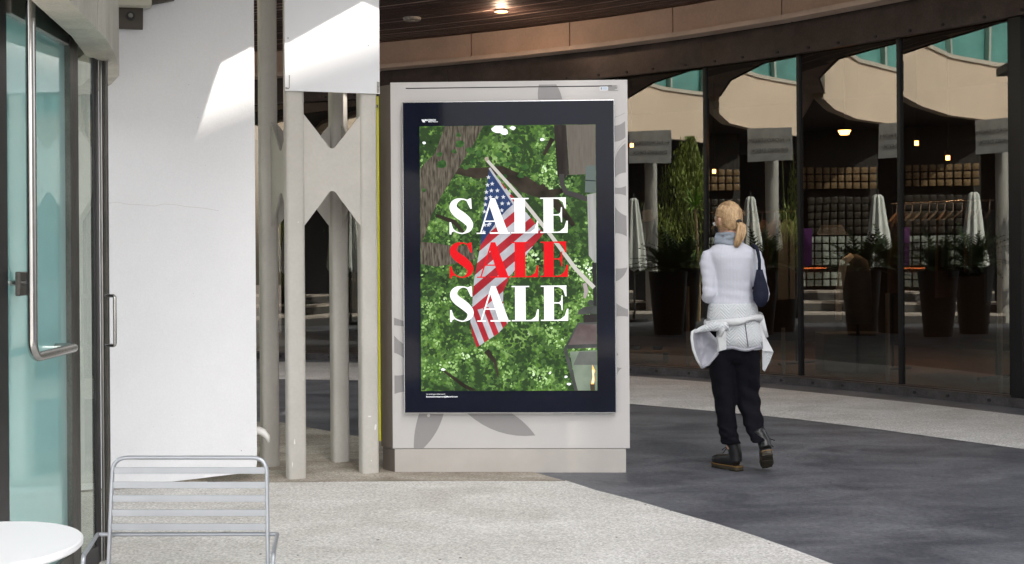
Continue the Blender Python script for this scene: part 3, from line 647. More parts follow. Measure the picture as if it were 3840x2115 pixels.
# curved horn-shaped grip at the wall's end
p0 = WP(-.0, .305, .05); bm = NB(); tube(bm, [p0 + V(-.03, 0, 0), p0 + V(.02, .0, .0), p0 + V(.05, 0, -.012), p0 + V(.075, 0, -.04), p0 + V(.083, 0, -.075)], [.028, .026, .024, .018, .008], 12)
part('curved_grip', bm, M('white_grip', (.72, .71, .68), .5), wall, smooth=True)
bm = NB(); prism(bm, [tuple(WP(.3, 0, .03).xy), tuple(WP(3.6, 0, .03).xy), tuple(WP(3.6, 0, .09).xy), tuple(WP(.3, 0, .09).xy)], 0, .03); part('footing', bm, m_conc_d, wall)

pier = thing('four_post_pier', 'beige steel pier of four round-edged posts joined by notched X plates', 'pier', (-1.28, 7.85, 0))
posts = [(-1.378, 7.570), (-.937, 7.745), (-1.63, 8.00), (-1.185, 8.17)]
yaw = atan2(.18, .44)
def post_bm(x, y, w_=.118, z1=4.2):
    bm = NB(); loft(bm, [(x, y, 0, w_ / 2, w_ / 2, yaw), (x, y, z1, w_ / 2, w_ / 2, yaw)], 32, e=4.5); return bm
for (x, y) in posts: part('post', post_bm(x, y), m_post, pier, smooth=2)
pu = Vector((cos(yaw), sin(yaw)))
def xplate(a, b, off=0, inset=.05):
    a, b = Vector(a), Vector(b); d = (b - a); L_ = d.length; d.normalize(); nn = Vector((d.y, -d.x)); m = L_ / 2
    s0, s1 = inset, L_ - inset; o = a + nn * off
    def q(s, z): return V(o.x + d.x * s, o.y + d.y * s, z)
    def notch(zc, zt, up):
        w_ = .035; r = []
        for k in range(7):
            t_ = -1 + k / 3; r.append((m + t_ * w_ , zc + (abs(t_) ** 2) * .03 * up))
        return r
    pts = [q(s0, 2.31)] + [q(s, z) for s, z in notch(2.09, 2.31, 1)] + [q(s1, 2.31), q(s1, 1.59)] + [q(s, z) for s, z in notch(1.82, 1.59, -1)[::-1]] + [q(s0, 1.59)]
    bm = NB(); plate(bm, pts, (nn.x, nn.y, 0), .012); return bm
part('notched_plate', xplate(posts[0], posts[1], .03), m_post, pier)
part('notched_plate', xplate(posts[2], posts[3], 0), m_post, pier)
part('notched_plate', xplate(posts[0], posts[2], 0), m_post, pier)
part('notched_plate', xplate(posts[1], posts[3], 0), m_post, pier)

bm = NB()
for (ix, dx_, z_, w_, h_) in ((0, -.02, .24, .012, .05), (0, -.035, .10, .008, .06), (1, .028, .30, .02, .05), (1, -.01, .37, .03, .012), (0, .012, 1.62, .012, .008), (1, .0, .085, .01, .01)):
    c_ = Vector(posts[ix]) + pu * dx_ + Vector((pu.y, -pu.x)) * .0597; ps_ = []
    for k_ in range(9):
        a_ = k_ / 9 * 2 * pi; r_ = random.uniform(.45, 1); ps_.append(V(c_.x + pu.x * cos(a_) * w_ * r_ * .5, c_.y + pu.y * cos(a_) * w_ * r_ * .5, z_ + sin(a_) * h_ * r_ * .5))
    bm.faces.new([bm.verts.new(p_) for p_ in ps_])
part('paint_chips', bm, M('bare_primer', (.78, .77, .74), .7), pier)

# white sign panels on the pier
sg = thing('white_panel', 'blank white metal panel fixed across the top of the beige pier, half sunlit', 'sign panel', (-1.12, 7.5, 2.4))
pa, pb = Vector((posts[0][0], posts[0][1])), Vector((posts[1][0], posts[1][1])); pn = Vector((pu.y, -pu.x))
def onpanel(x, y):
    o = V(0, 0, H); d = W(x, y, 1) - o; A = V(pa.x, pa.y, 0) + V(pn.x, pn.y, 0) * .075; n3 = V(pn.x, pn.y, 0)
    return o + d * ((A - o).dot(n3) / d.dot(n3))
c = [onpanel(1069, 340), onpanel(1424, 352)]
bm = NB(); plate(bm, [c[0], c[1], V(c[1].x, c[1].y, 4.2), V(c[0].x, c[0].y, 4.2)], (-pn.x, -pn.y, 0), .006); part('sheet', bm, m_signw, sg)
bm = NB(); e0 = V(pn.x, pn.y, 0) * .002
for x0, y0, x1, y1 in ((1413, 306, 1423, 349), (1083, 281, 1087, 331)):
    q = [onpanel(x0, y0), onpanel(x1, y0 + 2), onpanel(x1 - 1, y1), onpanel(x0, y1)]
    plate(bm, [v_ + e0 * .3 for v_ in q], (pn.x, pn.y, 0), .001)
q = [onpanel(x, y) + e0 * .3 for x, y in ((1070, 326), (1083, 330), (1084, 334), (1070, 334))]; plate(bm, q, (pn.x, pn.y, 0), .001)
part('tape_remnant', bm, M('tape_residue', (.32, .31, .28), .9, 0, .4, 60), sg)
bm = NB()
for x, y, r in ((1080, 143, 5), (1381, 171, 4), (1100, 153, 3)):
    p = onpanel(x, y) + e0 * .4; rr = r * .0009; bm.faces.new([bm.verts.new(p + V(pu.x, pu.y, 0) * cos(a_ / 8 * 2 * pi) * rr + V(0, 0, 1) * sin(a_ / 8 * 2 * pi) * rr * 1.3) for a_ in range(8)])
part('chip_marks', bm, M('chip_marks', (.3, .29, .28)), sg)

# ------------------------------------------------------------------ left building: curved canopy drum and glass doors
outer = [(-1.25, 1.5), (-1.35, 2.6), (-1.47, 3.7), (-1.60, 4.49), (-1.67, 4.92), (-1.76, 5.31), (-1.84, 5.6), (-1.95, 5.95), (-2.09, 6.25), (-2.27, 6.55), (-2.6, 6.85)]
OX = [Vector(p) for p in outer]
can = thing('curved_entrance_canopy', 'curved cream concrete canopy over the glass entrance doors', 'canopy', (-2, 5, 2.3))
def seg_split(pl, cuts):
    out = []; 
    for i in range(len(cuts) - 1): out.append(walk(pl, cuts[i] + .004, cuts[i + 1] - .004))
    return out
Lo = sum((OX[i + 1] - OX[i]).length for i in range(len(OX) - 1))
cuts = [0, 1.3, 2.55, 3.28, 4.18, 4.75, Lo]
for pl in seg_split(OX, cuts):
    bm = NB(); ribbon(bm, pl, .13, 2.31, 4.6); part('fascia_panel', bm, m_conc, can)
bm = NB(); ribbon(bm, offset(OX, .004), .12, 2.33, 4.5); part('joint_backing', bm, m_conc_d, can)
bm = NB(); prism(bm, [tuple(p) for p in offset(OX, .131)] + [(-2.35, 6.6), (-2.05, 5.4), (-1.95, 4), (-1.9, 1.5)], 2.46, 2.6); part('soffit', bm, m_conc_d, can)
bm = NB(); prism(bm, [tuple(p) for p in OX] + [(-3.2, 6.9), (-3.0, 5.4), (-2.9, 4), (-2.9, 1.5)], 4.6, 5.0); part('roof_slab', bm, m_conc, can)

door = thing('glass_entrance_door', 'aqua glass door with wide steel stile and long bent tube handle at the left edge', 'door', (-1.9, 4.8, 0))
DA, DB = Vector((-1.872, 4.30)), Vector((-1.918, 5.215)); du = (DB - DA).normalized(); dn = Vector((du.y, -du.x))     # dn towards +x
def dstrip(s0, s1, o0, o1, z0, z1, name, mat, par=door, bev=.003):
    bm = NB(); p = [DA + du * s0 + dn * o0, DA + du * s1 + dn * o0, DA + du * s1 + dn * o1, DA + du * s0 + dn * o1]
    prism(bm, [tuple(q) for q in p], z0, z1)
    if bev: bmesh.ops.bevel(bm, geom=list(bm.edges), offset=bev, segments=1, affect='EDGES')
    return part(name, bm, mat, par)
dstrip(.0, .125, -.03, .012, .01, 2.45, 'stile', m_darkst)
dstrip(.805, .915, -.03, .03, .01, 2.45, 'stile', m_stile)
dstrip(.126, .804, -.028, .028, 2.31, 2.45, 'top_rail', m_steel)
dstrip(.126, .804, -.028, .028, .01, .14, 'bottom_rail', m_stile)
dstrip(.12, .815, -.006, .006, .13, 2.32, 'glass_pane', m_glass_d, bev=0)
lb = dstrip(.14, .26, .031, .05, 1.262, 1.352, 'lock_box', m_stile)
hp = [DA + du * .155 + dn * .088, DA + du * .665 + dn * .088, DA + du * .665 + dn * .0]
hz = 1.03
bm = NB(); tube(bm, arc_path([(hp[0].x, hp[0].y, 2.38), (hp[0].x, hp[0].y, hz), (hp[1].x, hp[1].y, hz), (hp[2].x, hp[2].y, hz)], .07, 8), .019, 16); part('tube_handle', bm, m_tube, door, smooth=2)
bm = NB(); tube(bm, [(hp[0].x, hp[0].y, 1.31), (hp[0].x - .09, hp[0].y, 1.31)], .010, 8); part('handle_mount', bm, m_tube, door)

side = thing('glass_side_door', 'narrow clear glass door with slim dark stile and small D handle', 'door', (-1.9, 5.35, 0))
def xb(x0, x1, y0, y1, z0, z1, name, mat, bev=.002): bm = NB(); box(bm, x0, x1, y0, y1, z0, z1, None, bev); return part(name, bm, mat, side)
xb(-1.910, -1.893, 5.42, 5.485, .01, 2.33, 'stile', m_darkst)
xb(-1.904, -1.898, 5.225, 5.419, .1, 2.33, 'glass_pane', m_glass_c, 0)
xb(-1.892, -1.880, 5.487, 5.52, .01, 2.33, 'meeting_strip', m_steel)
xb(-1.8795, -1.864, 5.50, 5.53, .01, 2.33, 'door_edge', m_stile)
xb(-1.912, -1.893, 5.216, 5.419, 2.331, 2.45, 'top_rail', m_stile)
bm = NB(); hx = -1.872; tube(bm, arc_path([(hx, 5.50, 1.228), (hx + .052, 5.47, 1.228), (hx + .052, 5.47, 1.000), (hx, 5.50, 1.000)], .014, 5), .008, 12); part('handle', bm, m_tube, side, smooth=2)
bm = NB(); box(bm, -1.91, -1.885, 5.225, 5.419, .0, .098); part('threshold', bm, m_darkst, side)

# brackets on the white wall near the top of the picture
p = onwall(490, 66, .03); t = thing('wall_plate', 'dark square steel plate with one round bolt head, high on the white wall', 'wall plate', tuple(p))
q = [onwall(x, y, .03) for x, y in ((440, 22), (537, 26), (536, 109), (440, 106))]
bm = NB(); plate(bm, q, (-wnrm.x, -wnrm.y, 0), .025); part('plate', bm, M('bronze_plate', (.055, .045, .035), .5, .3, .3, 9), t)
c = onwall(489, 60, .031); n3 = V(wnrm.x, wnrm.y, 0); bm = NB(); tube(bm, [c, c + n3 * .012], .026, 20); part('washer', bm, m_black, t)
bm = NB(); tube(bm, [c + n3 * .012, c + n3 * .026], .014, 6); part('bolt', bm, m_stile, t)
q = [onwall(x, y, .12) for x, y in ((430, -60), (569, -60), (569, 20), (430, 16))]
bm = NB(); plate(bm, q, (-wnrm.x, -wnrm.y, 0), .10); single('cream_box_beam', bm, M('cream_paint', (.62, .60, .50), .6), 'cream painted box beam above the bolted plate on the white wall', 'beam', tuple(q[3]))
q = [onwall(x, y, .06) for x, y in ((571, -50), (700, -70), (655, -3), (571, 13))]
bm = NB(); plate(bm, q, (-wnrm.x, -wnrm.y, 0), .055); single('bronze_bracket', bm, M('bronze_plate', (.055, .045, .035)), 'thin dark bracket at the top of the white wall beside the cream beam', 'bracket', tuple(q[3]))

# unseen slab added overhead, outline shaped to cut sunlight on wall and panel
def toz(p, z): return p + S * ((z - p.z) / S.z)
ZC = 4.25
eA = [onwall(829, 239, 0), onwall(940, 180, 0), onpanel(1075, 165), onpanel(1360, 8), onpanel(1424, 20)]
Q = [toz(p, ZC) for p in eA]; QL = toz(onwall(745, 474, 0), ZC)
QLd = (QL - Q[0]).normalized()
far = Q[0] + QLd * 5.0
c1 = V(-.86, 7.76, 0)
over = [(far.x, far.y), (Q[0].x, Q[0].y), (Q[1].x, Q[1].y), (Q[2].x, Q[2].y), (Q[3].x, Q[3].y), (Q[3].x + .8, Q[3].y + .05), (Q[3].x + .8, 9.3), (-2.0, 9.9), (-4.6, 10.3), (-4.6, far.y)]
print('overhang', [tuple(round(v_, 2) for v_ in p) for p in over])
bm = NB(); prism(bm, over, ZC, ZC + .12); single('sun_cutting_slab', bm, m_conc, 'unseen cream slab added above the white wall and beige pier to shape the sun patch', 'canopy', (-2, 8, ZC))

# unseen block added behind the camera to keep the forecourt in shade
TZ = 24.0
a3, b3 = toz(onwall(800, 385, 0), TZ), toz(onpanel(1350, 140), TZ)
print('roof line', a3, b3)
dv = (b3 - a3).xy.normalized(); pv = Vector((.8, .6)); hv = Vector((HX, HYd))
def cc(p): return p.x * .8 + p.y * .6
def tt(p): return p.x * HX + p.y * HYd
a2 = Vector(a3.xy)
def at_c(c_): k = (c_ - cc(a2)) / cc(dv) if abs(cc(dv)) > 1e-3 else 0; return a2 + dv * k
pL, pR = at_c(-.2), at_c(4.9)
print('edge dir', dv, 'pL', pL, 'pR', pR, tt(pL), tt(pR))
fp = [tuple(pL), tuple(pR), tuple(pR + hv * 16), tuple(pL + hv * 16)]
fp2 = [tuple(pR + pv * .02), tuple(pR + pv * 20), tuple(pR + pv * 20 + hv * 16), tuple(pR + pv * .02 + hv * 16)]
shade_tower = thing('shade_building', 'unseen tall block added behind the viewer to keep the forecourt in shade', 'building', (pL.x, pL.y, 0))
bm = NB(); prism(bm, fp, 0, TZ); part('block', bm, M('shade_tower_render', (.62, .58, .52), .8, 0, .1, .3), shade_tower)
bm = NB(); prism(bm, fp2, 0, 36); part('tall_shade_block', bm, M('shade_tower_render', (.62, .58, .52)), shade_tower)  # taller part added to stop sun leaking onto the walkway

# ------------------------------------------------------------------ advertising kiosk
ka = -math.atan2(.055, 1.493); kx, ky = -.768, 7.735
kio = thing('advertising_kiosk', 'freestanding light grey advertising kiosk with framed SALE poster and petal print', 'advertising kiosk', (kx, ky, 0), ka)
def kp(name, bm, mat, par=kio, **k): return part(name, bm, mat, par, world=False, **k)
KW = 1.493
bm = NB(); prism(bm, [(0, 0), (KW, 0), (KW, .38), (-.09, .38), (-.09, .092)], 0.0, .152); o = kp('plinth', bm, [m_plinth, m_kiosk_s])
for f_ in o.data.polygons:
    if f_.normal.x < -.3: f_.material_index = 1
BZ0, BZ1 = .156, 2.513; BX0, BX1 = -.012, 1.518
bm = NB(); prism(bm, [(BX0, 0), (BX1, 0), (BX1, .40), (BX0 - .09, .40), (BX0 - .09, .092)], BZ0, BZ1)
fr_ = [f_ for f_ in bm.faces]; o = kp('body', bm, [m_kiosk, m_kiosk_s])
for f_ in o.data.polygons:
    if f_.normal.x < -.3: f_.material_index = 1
bm = NB(); box(bm, BX0 + .1, BX1 - .1, -.0015, .003, BZ1 - .030, BZ1 - .024); kp('top_slot', bm, m_black)
bm = NB(); box(bm, BX0, BX1, .0, .38, BZ1 + .0005, BZ1 + .012); kp('top_cap', bm, m_kiosk)
bm = NB(); box(bm, BX0 - .118, BX0 - .0905, .094, .12, .19, 2.45); kp('yellow_edge_board', bm, m_yellow)
bm = NB(); tube(bm, [(BX0 - .106, .094, 2.385), (BX0 - .106, .082, 2.385)], .012, 12); kp('edge_bolt', bm, m_stile)
# plan -> screen helpers: poster grid as measured on the enlarged photograph
def LX(zx): return .182 + (zx - 324) / 1199 * 1.129
def LZ(zy): return 2.233 - (zy - 358) / 1795 * 1.70
SX0, SX1, SZ0, SZ1 = .070, 1.432, .388, 2.392
def flat(pts, y, th, name, mat, par, local=True, **k):
    bm = NB(); P_ = [(LX(a_), LZ(b_)) for a_, b_ in pts] if local else pts
    a_ = [bm.verts.new((p[0], y, p[1])) for p in P_]; f_ = bm.faces.new(a_)
    r_ = bmesh.ops.extrude_face_region(bm, geom=[f_]); bmesh.ops.translate(bm, verts=[v_ for v_ in r_['geom'] if isinstance(v_, bmesh.types.BMVert)], vec=(0, -th, 0))
    return kp(name, bm, mat, par, **k)
# grey petals printed on the body (zoom coordinates of the photograph)
def arc(p, q, b, n=8):
    p, q = Vector(p), Vector(q); d = q - p; nn = Vector((d.y, -d.x)).normalized() * b * d.length
    return [tuple(p + d * (i / n) + nn * 4 * (i / n) * (1 - i / n)) for i in range(n + 1)]
def petal(pts, **k): flat(pts, -.0003, .0008, 'printed_petal', m_petal, kio)
O = 1418.7
petal(arc((1140, 76), (1134, 178), -.05) + arc((1298, 178), (1258, 76), -.05))
petal(arc((300, O + 895), (262, O + 1130), -.04) + arc((330, O + 1130), (470, O + 895), -.07))
petal(arc((630, O + 892), (1098, O + 1045), -.11) + arc((1098, O + 1045), (935, O + 892), -.05))
petal(arc((132, O + 238), (210, O + 265), .0, 2) + arc((210, O + 300), (132, O + 290), .0, 2))
petal(arc((132, O + 360), (210, O + 425), -.05, 4) + arc((210, O + 525), (132, O + 478), -.06, 4))
petal(arc((132, O + 633), (210, O + 625), -.05, 4) + arc((210, O + 745), (132, O + 760), -.05, 4))
petal(arc((1650, 362), (1725, 330), -.1, 5) + arc((1728, 440), (1650, 470), .1, 5))
petal(arc((1652, 610), (1728, 480), .12, 6) + arc((1729, 680), (1652, 716), -.12, 6))
petal(arc((1652, 780), (1729, 770), -.1, 5) + arc((1729, 838), (1652, 826), -.08, 5))
petal(arc((1654, 915), (1731, 975), -.08, 5) + arc((1732, 1115), (1654, 1090), -.08, 5))
petal(arc((1655, 1330), (1733, 1325), -.04, 5) + arc((1733, 1332), (1656, 1419), .12, 5))
petal(arc((1657, O + 147), (1737, O + 190), -.05, 5) + arc((1737, O + 240), (1658, O + 238), -.05, 5))
petal(arc((1659, O + 582), (1694, O + 588), -.04, 5) + arc((1694, O + 588), (1661, O + 640), -.14, 5))
petal(arc((1659, O + 478), (1667, O + 490), -.3, 5) + arc((1667, O + 500), (1659, O + 512), -.3, 5))
petal([(1335, O + 890), (1358, O + 889), (1336, O + 898)])
for yy, (x0, x1) in ((305, (1650, 1725)), (575, (1652, 1728))):
    pass
petal(arc((1649, 304), (1724, 274), -.04, 5) + arc((1724, 277), (1649, 307), .04, 5))
petal(arc((1652, 584), (1727, 460), .10, 7) + arc((1727, 463), (1652, 588), -.10, 7))
cdot = [(366 + 11 * cos(a_ * pi / 6), O + 907 + 11 * sin(a_ * pi / 6)) for a_ in range(12)]
flat(cdot, -.0014, .001, 'printed_dot', M('pale_dot', (.6, .58, .57), .5), kio)
flat([(1555, 94), (1608, 94), (1608, 121), (1555, 121)], -.0003, .001, 'sticker', M('white_sticker', (.8, .82, .84), .4), kio)
flat([(1560, 99), (1572, 99), (1572, 116), (1560, 116)], -.0014, .0004, 'sticker_emblem', M('grey_print', (.3, .32, .36), .5), kio)
for r_ in range(3): flat([(1576, 100 + r_ * 6), (1604, 100 + r_ * 6), (1604, 103 + r_ * 6), (1576, 103 + r_ * 6)], -.0014, .0004, 'sticker_line', M('blue_print', (.25, .38, .6), .5), kio)
flat([(1609, 83), (1691, 83), (1691, 128), (1609, 128)], -.0003, .001, 'data_label', M('data_label', (.5, .49, .48), .5), kio)
for r_ in range(7): flat([(1613, 87 + r_ * 5.6), (1613 + random.randint(40, 74), 87 + r_ * 5.6), (1680 - random.randint(0, 30), 89.5 + r_ * 5.6), (1613, 89.5 + r_ * 5.6)], -.0014, .0004, 'label_line', M('black_print', (.05, .05, .05), .5), kio)

case = thing('screen_case', None, None); case.parent = kio; del_ = case
bm = NB(); box(bm, SX0, SX1, -.050, -.001, SZ0, SZ1, None, .004); cs = kp('case_shell', bm, m_trim, case)
bm = NB(); box(bm, SX0 + .005, SX1 - .005, -.0525, -.0505, SZ0 + .006, SZ1 - .005); kp('black_glass', bm, m_navy, case)
YP = -.053
# ---- poster
def pm(name, col, st=.55, rough=.5):
    """print lit from behind: modest emission in the print's own colour"""
    if name in _m: return _m[name]
    m = bpy.data.materials.new(name); m.use_nodes = True; b = m.node_tree.nodes['Principled BSDF']
    b.inputs['Specular IOR Level'].default_value = .08; b.inputs['Base Color'].default_value = (*[c_ * .25 for c_ in col], 1); b.inputs['Roughness'].default_value = rough; b.inputs['Emission Color'].default_value = (*col, 1); b.inputs['Emission Strength'].default_value = st
    _m[name] = m; return m
PST = .27
def foliage_mat():
    m = bpy.data.materials.new('poster_foliage'); m.use_nodes = True; nt = m.node_tree; N = nt.nodes; L = nt.links; b = N['Principled BSDF']
    tc = N.new('ShaderNodeTexCoord')
    def noise(s, d, dist=0, rough=.6):
        n_ = N.new('ShaderNodeTexNoise'); n_.inputs['Scale'].default_value = s; n_.inputs['Detail'].default_value = d; n_.inputs['Distortion'].default_value = dist; n_.inputs['Roughness'].default_value = rough; L.new(tc.outputs['Object'], n_.inputs['Vector']); return n_.outputs[0]
    a_, c_, d_ = noise(3.2, 3), noise(19, 3, .4, .5), noise(42, 2, .3)
    def add(x, y, k):
        q = N.new('ShaderNodeMath'); q.operation = 'MULTIPLY_ADD'; q.inputs[1].default_value = k; L.new(y, q.inputs[0])
        if x is None: q.inputs[2].default_value = 0
        else: L.new(x, q.inputs[2])
        return q.outputs[0]
    v_ = add(add(add(None, a_, .40), c_, .42), d_, .18)
    # lighter in the lower part of the picture
    cr_ = N.new('ShaderNodeValToRGB'); e = cr_.color_ramp.elements
    e[0].position = .40; e[0].color = (.006, .013, .006, 1); e[1].position = .72; e[1].color = (.92, 1.0, .90, 1)
    for p_, col in ((.455, (.022, .05, .016, 1)), (.505, (.06, .14, .026, 1)), (.56, (.15, .30, .05, 1)), (.615, (.32, .52, .15, 1)), (.665, (.52, .70, .36, 1))):
        k_ = e.new(p_); k_.color = col
    L.new(v_, cr_.inputs[0])
    # round out-of-focus highlights
    vo = N.new('ShaderNodeTexVoronoi'); vo.inputs['Scale'].default_value = 26; L.new(tc.outputs['Object'], vo.inputs['Vector'])
    lt = N.new('ShaderNodeMapRange'); lt.inputs[1].default_value = .36; lt.inputs[2].default_value = .22; L.new(vo.outputs['Distance'], lt.inputs[0])
    sp = N.new('ShaderNodeSeparateColor'); L.new(vo.outputs['Color'], sp.inputs[0])
    g_ = N.new('ShaderNodeMapRange'); g_.inputs[1].default_value = .80; g_.inputs[2].default_value = .92; L.new(sp.outputs[1], g_.inputs[0])
    mu = N.new('ShaderNodeMath'); mu.operation = 'MULTIPLY'; L.new(lt.outputs[0], mu.inputs[0]); L.new(g_.outputs[0], mu.inputs[1])
    m2 = N.new('ShaderNodeMath'); m2.operation = 'MULTIPLY'; m2.inputs[1].default_value = .55; L.new(mu.outputs[0], m2.inputs[0])
    mx = N.new('ShaderNodeMix'); mx.data_type = 'RGBA'; L.new(m2.outputs[0], mx.inputs[0]); L.new(cr_.outputs[0], mx.inputs[6]); mx.inputs[7].default_value = (.62, .85, .45, 1)
    L.new(mx.outputs[2], b.inputs['Emission Color']); b.inputs['Emission Strength'].default_value = PST * 1.0; b.inputs['Specular IOR Level'].default_value = .08; b.inputs['Base Color'].default_value = (.01, .02, .008, 1); b.inputs['Roughness'].default_value = .5
    return m
def noisy_pm(name, c1_, c2_, scale, stretch=None, st=None, rot=0):
    if name in _m: return _m[name]
    m = bpy.data.materials.new(name); m.use_nodes = True; nt = m.node_tree; N = nt.nodes; L = nt.links; b = N['Principled BSDF']; tc = N.new('ShaderNodeTexCoord'); mp = N.new('ShaderNodeMapping')
    mp.inputs['Scale'].default_value = stretch or (1, 1, 1); mp.inputs['Rotation'].default_value = (0, rot, 0); L.new(tc.outputs['Object'], mp.inputs[0])
    n_ = N.new('ShaderNodeTexNoise'); n_.inputs['Scale'].default_value = scale; n_.inputs['Detail'].default_value = 4; L.new(mp.outputs[0], n_.inputs['Vector'])
    r_ = N.new('ShaderNodeMapRange'); r_.inputs[1].default_value = .35; r_.inputs[2].default_value = .65; L.new(n_.outputs[0], r_.inputs[0])
    mx = N.new('ShaderNodeMix'); mx.data_type = 'RGBA'; L.new(r_.outputs[0], mx.inputs[0]); mx.inputs[6].default_value = (*c1_, 1); mx.inputs[7].default_value = (*c2_, 1)
    L.new(mx.outputs[2], b.inputs['Emission Color']); b.inputs['Specular IOR Level'].default_value = .08; b.inputs['Emission Strength'].default_value = (st or PST) * 1.0; b.inputs['Base Color'].default_value = (*[v_ * .2 for v_ in c1_], 1); _m[name] = m; return m
pst = thing('poster', None, None); pst.parent = kio
lay = [0]
def PL(pts, name, mat, clip=True):
    lay[0] += 1
    if clip:   # keep inside the poster's frame
        def cl(poly, ax, lim, sgn):
            out = []
            for i in range(len(poly)):
                p, q = poly[i - 1], poly[i]; a_, b_ = sgn * (p[ax] - lim), sgn * (q[ax] - lim)
                if a_ >= 0: 
                    if b_ >= 0: out.append(q)
                    else: t_ = a_ / (a_ - b_); out.append((p[0] + (q[0] - p[0]) * t_, p[1] + (q[1] - p[1]) * t_))
                elif b_ >= 0:
                    t_ = a_ / (a_ - b_); out.append((p[0] + (q[0] - p[0]) * t_, p[1] + (q[1] - p[1]) * t_)); out.append(q)
            return out
        for ax, lim, sgn in ((0, 325, 1), (0, 1521, -1), (1, 359, 1), (1, 2151, -1)):
            pts = cl(pts, ax, lim, sgn)
            if len(pts) < 3: return None
    bm = NB(); y = YP - .0012 - lay[0] * .00012
    f_ = bm.faces.new([bm.verts.new((LX(p[0]), y, LZ(p[1]))) for p in pts]); bm.normal_update()
    if f_.normal.y > 0: f_.normal_flip()
    me = bpy.data.meshes.new(name); bmesh.ops.triangulate(bm, faces=[f_]); bm.to_mesh(me); bm.free(); me.materials.append(mat); o_ = bpy.data.objects.new(name, me); C.objects.link(o_); o_.parent = pst; return o_
bm = NB(); box(bm, LX(323), LX(1523), YP - .0009, YP, LZ(2153), LZ(357)); kp('printed_foliage', bm, foliage_mat(), pst)
from mathutils import noise as mnoise
lr = random.Random(5)
LM = [pm('leaf_shadow', (.028, .055, .020), .32), pm('leaf_deep', (.06, .12, .035), .32), pm('leaf_mid', (.13, .24, .065), .33), pm('leaf_lit', (.26, .42, .14), .36), pm('leaf_glow', (.52, .68, .40), .4), pm('leaf_gap', (.95, 1.0, .98), .5)]
bm = NB(); idx_ = []
for k in range(7200):
    x_, y_ = lr.uniform(332, 1514), lr.uniform(368, 2143)
    v_ = .5 + .55 * mnoise.noise(V(x_ * .0045, y_ * .0045, 3.1)) + .55 * mnoise.noise(V(x_ * .014, y_ * .014, 7.7)) + .10 * (y_ - 1250) / 900 + lr.gauss(0, .085)
    m_i = 0 if v_ < .46 else 1 if v_ < .61 else 2 if v_ < .79 else 3 if v_ < 1.02 else 4 if v_ < 1.25 else 5
    r_ = lr.uniform(6, 15) * (1.25 if m_i < 2 else .85); a0 = lr.uniform(0, pi); el_ = lr.uniform(.45, .9); yy_ = YP - .00092 - k * .00000003
    pv_ = [(x_ + r_ * (cos(t_) * cos(a0) - el_ * sin(t_) * sin(a0)), y_ + r_ * (cos(t_) * sin(a0) + el_ * sin(t_) * cos(a0))) for t_ in (0, 1.0, 2.1, 3.14, 4.2, 5.3)]
    f_ = bm.faces.new([bm.verts.new((LX(min(max(p_[0], 325), 1521)), yy_, LZ(min(max(p_[1], 359), 2151)))) for p_ in pv_]); f_.material_index = m_i
o_ = kp('printed_leaves', bm, LM, pst); o_['kind'] = 'stuff'
def poly_stroke(pts, wds):
    P_ = [Vector(p) for p in pts]; L1, L2 = [], []
    for i, p in enumerate(P_):
        d = (P_[min(i + 1, len(P_) - 1)] - P_[max(i - 1, 0)]).normalized(); nn = Vector((-d.y, d.x)) * (wds[i] if isinstance(wds, (list, tuple)) else wds) / 2; L1.append(tuple(p + nn)); L2.append(tuple(p - nn))
    return L1 + L2[::-1]
m_bk = noisy_pm('poster_branch', (.02, .017, .012), (.07, .055, .04), 8)
m_tr = noisy_pm('poster_trunk', (.05, .042, .032), (.22, .19, .145), 16, (6, 1, .9), rot=R(-28))
PL(poly_stroke([(560, 660), (720, 680), (880, 660), (1040, 760), (1180, 830), (1300, 800)], [40, 75, 60, 110, 70, 30]), 'printed_branch', m_bk)
PL(poly_stroke([(1150, 760), (1260, 900), (1370, 1040)], [30, 60, 30]), 'printed_branch', m_bk)
PL(poly_stroke([(1170, 560), (1230, 450)], [20, 34]), 'printed_branch', m_bk)
PL(poly_stroke([(430, 960), (560, 1010), (620, 1080)], [20, 34, 16]), 'printed_branch', m_bk)
PL(poly_stroke([(470, 2010), (620, 2120), (700, 2160)], [14, 26, 20]), 'printed_branch', m_bk)
PL(poly_stroke([(770, 1880), (830, 1960), (850, 2060)], [40, 22, 10]), 'printed_branch', m_bk)
PL([(325, 1140), (430, 1150), (560, 1175), (680, 1165), (700, 1260), (560, 1290), (430, 1310), (325, 1290)], 'printed_trunk', m_tr)
PL([(500, 350), (430, 540), (345, 620), (325, 650), (325, 1150), (350, 1110), (400, 960), (470, 830), (560, 690), (640, 560), (700, 470), (765, 350)], 'printed_trunk', m_tr)
lf = noisy_pm('poster_leaf', (.025, .075, .022), (.09, .20, .05), 30)
rr = random.Random(11)
def blob(x, y, a_, b_): return [(x + a_ * rr.uniform(.7, 1.2) * cos(k * pi / 5), y + b_ * rr.uniform(.7, 1.2) * sin(k * pi / 5)) for k in range(10)]
for x, y, s1 in ((470, 615, 38), (460, 550, 22), (600, 480, 34), (560, 530, 20), (660, 520, 26), (590, 420, 18), (350, 790, 18), (690, 600, 22), (730, 545, 26), (640, 640, 20), (870, 560, 30), (980, 520, 32), (920, 620, 24), (1010, 700, 24), (1040, 640, 26), (900, 700, 22)): PL(blob(x, y, s1, s1 * .75), 'printed_leaf', lf)
m_sk = pm('poster_sky', (.95, 1.0, 1.0), PST * 1.25)
for x, y, s1 in ((860, 380, 40), (900, 400, 30), (960, 375, 20), (355, 470, 14), (1160, 455, 16), (475, O + 588, 14), (1310, O + 640, 12), (1330, O + 690, 14)): PL(blob(x, y, s1, s1 * .7), 'printed_highlight', m_sk)
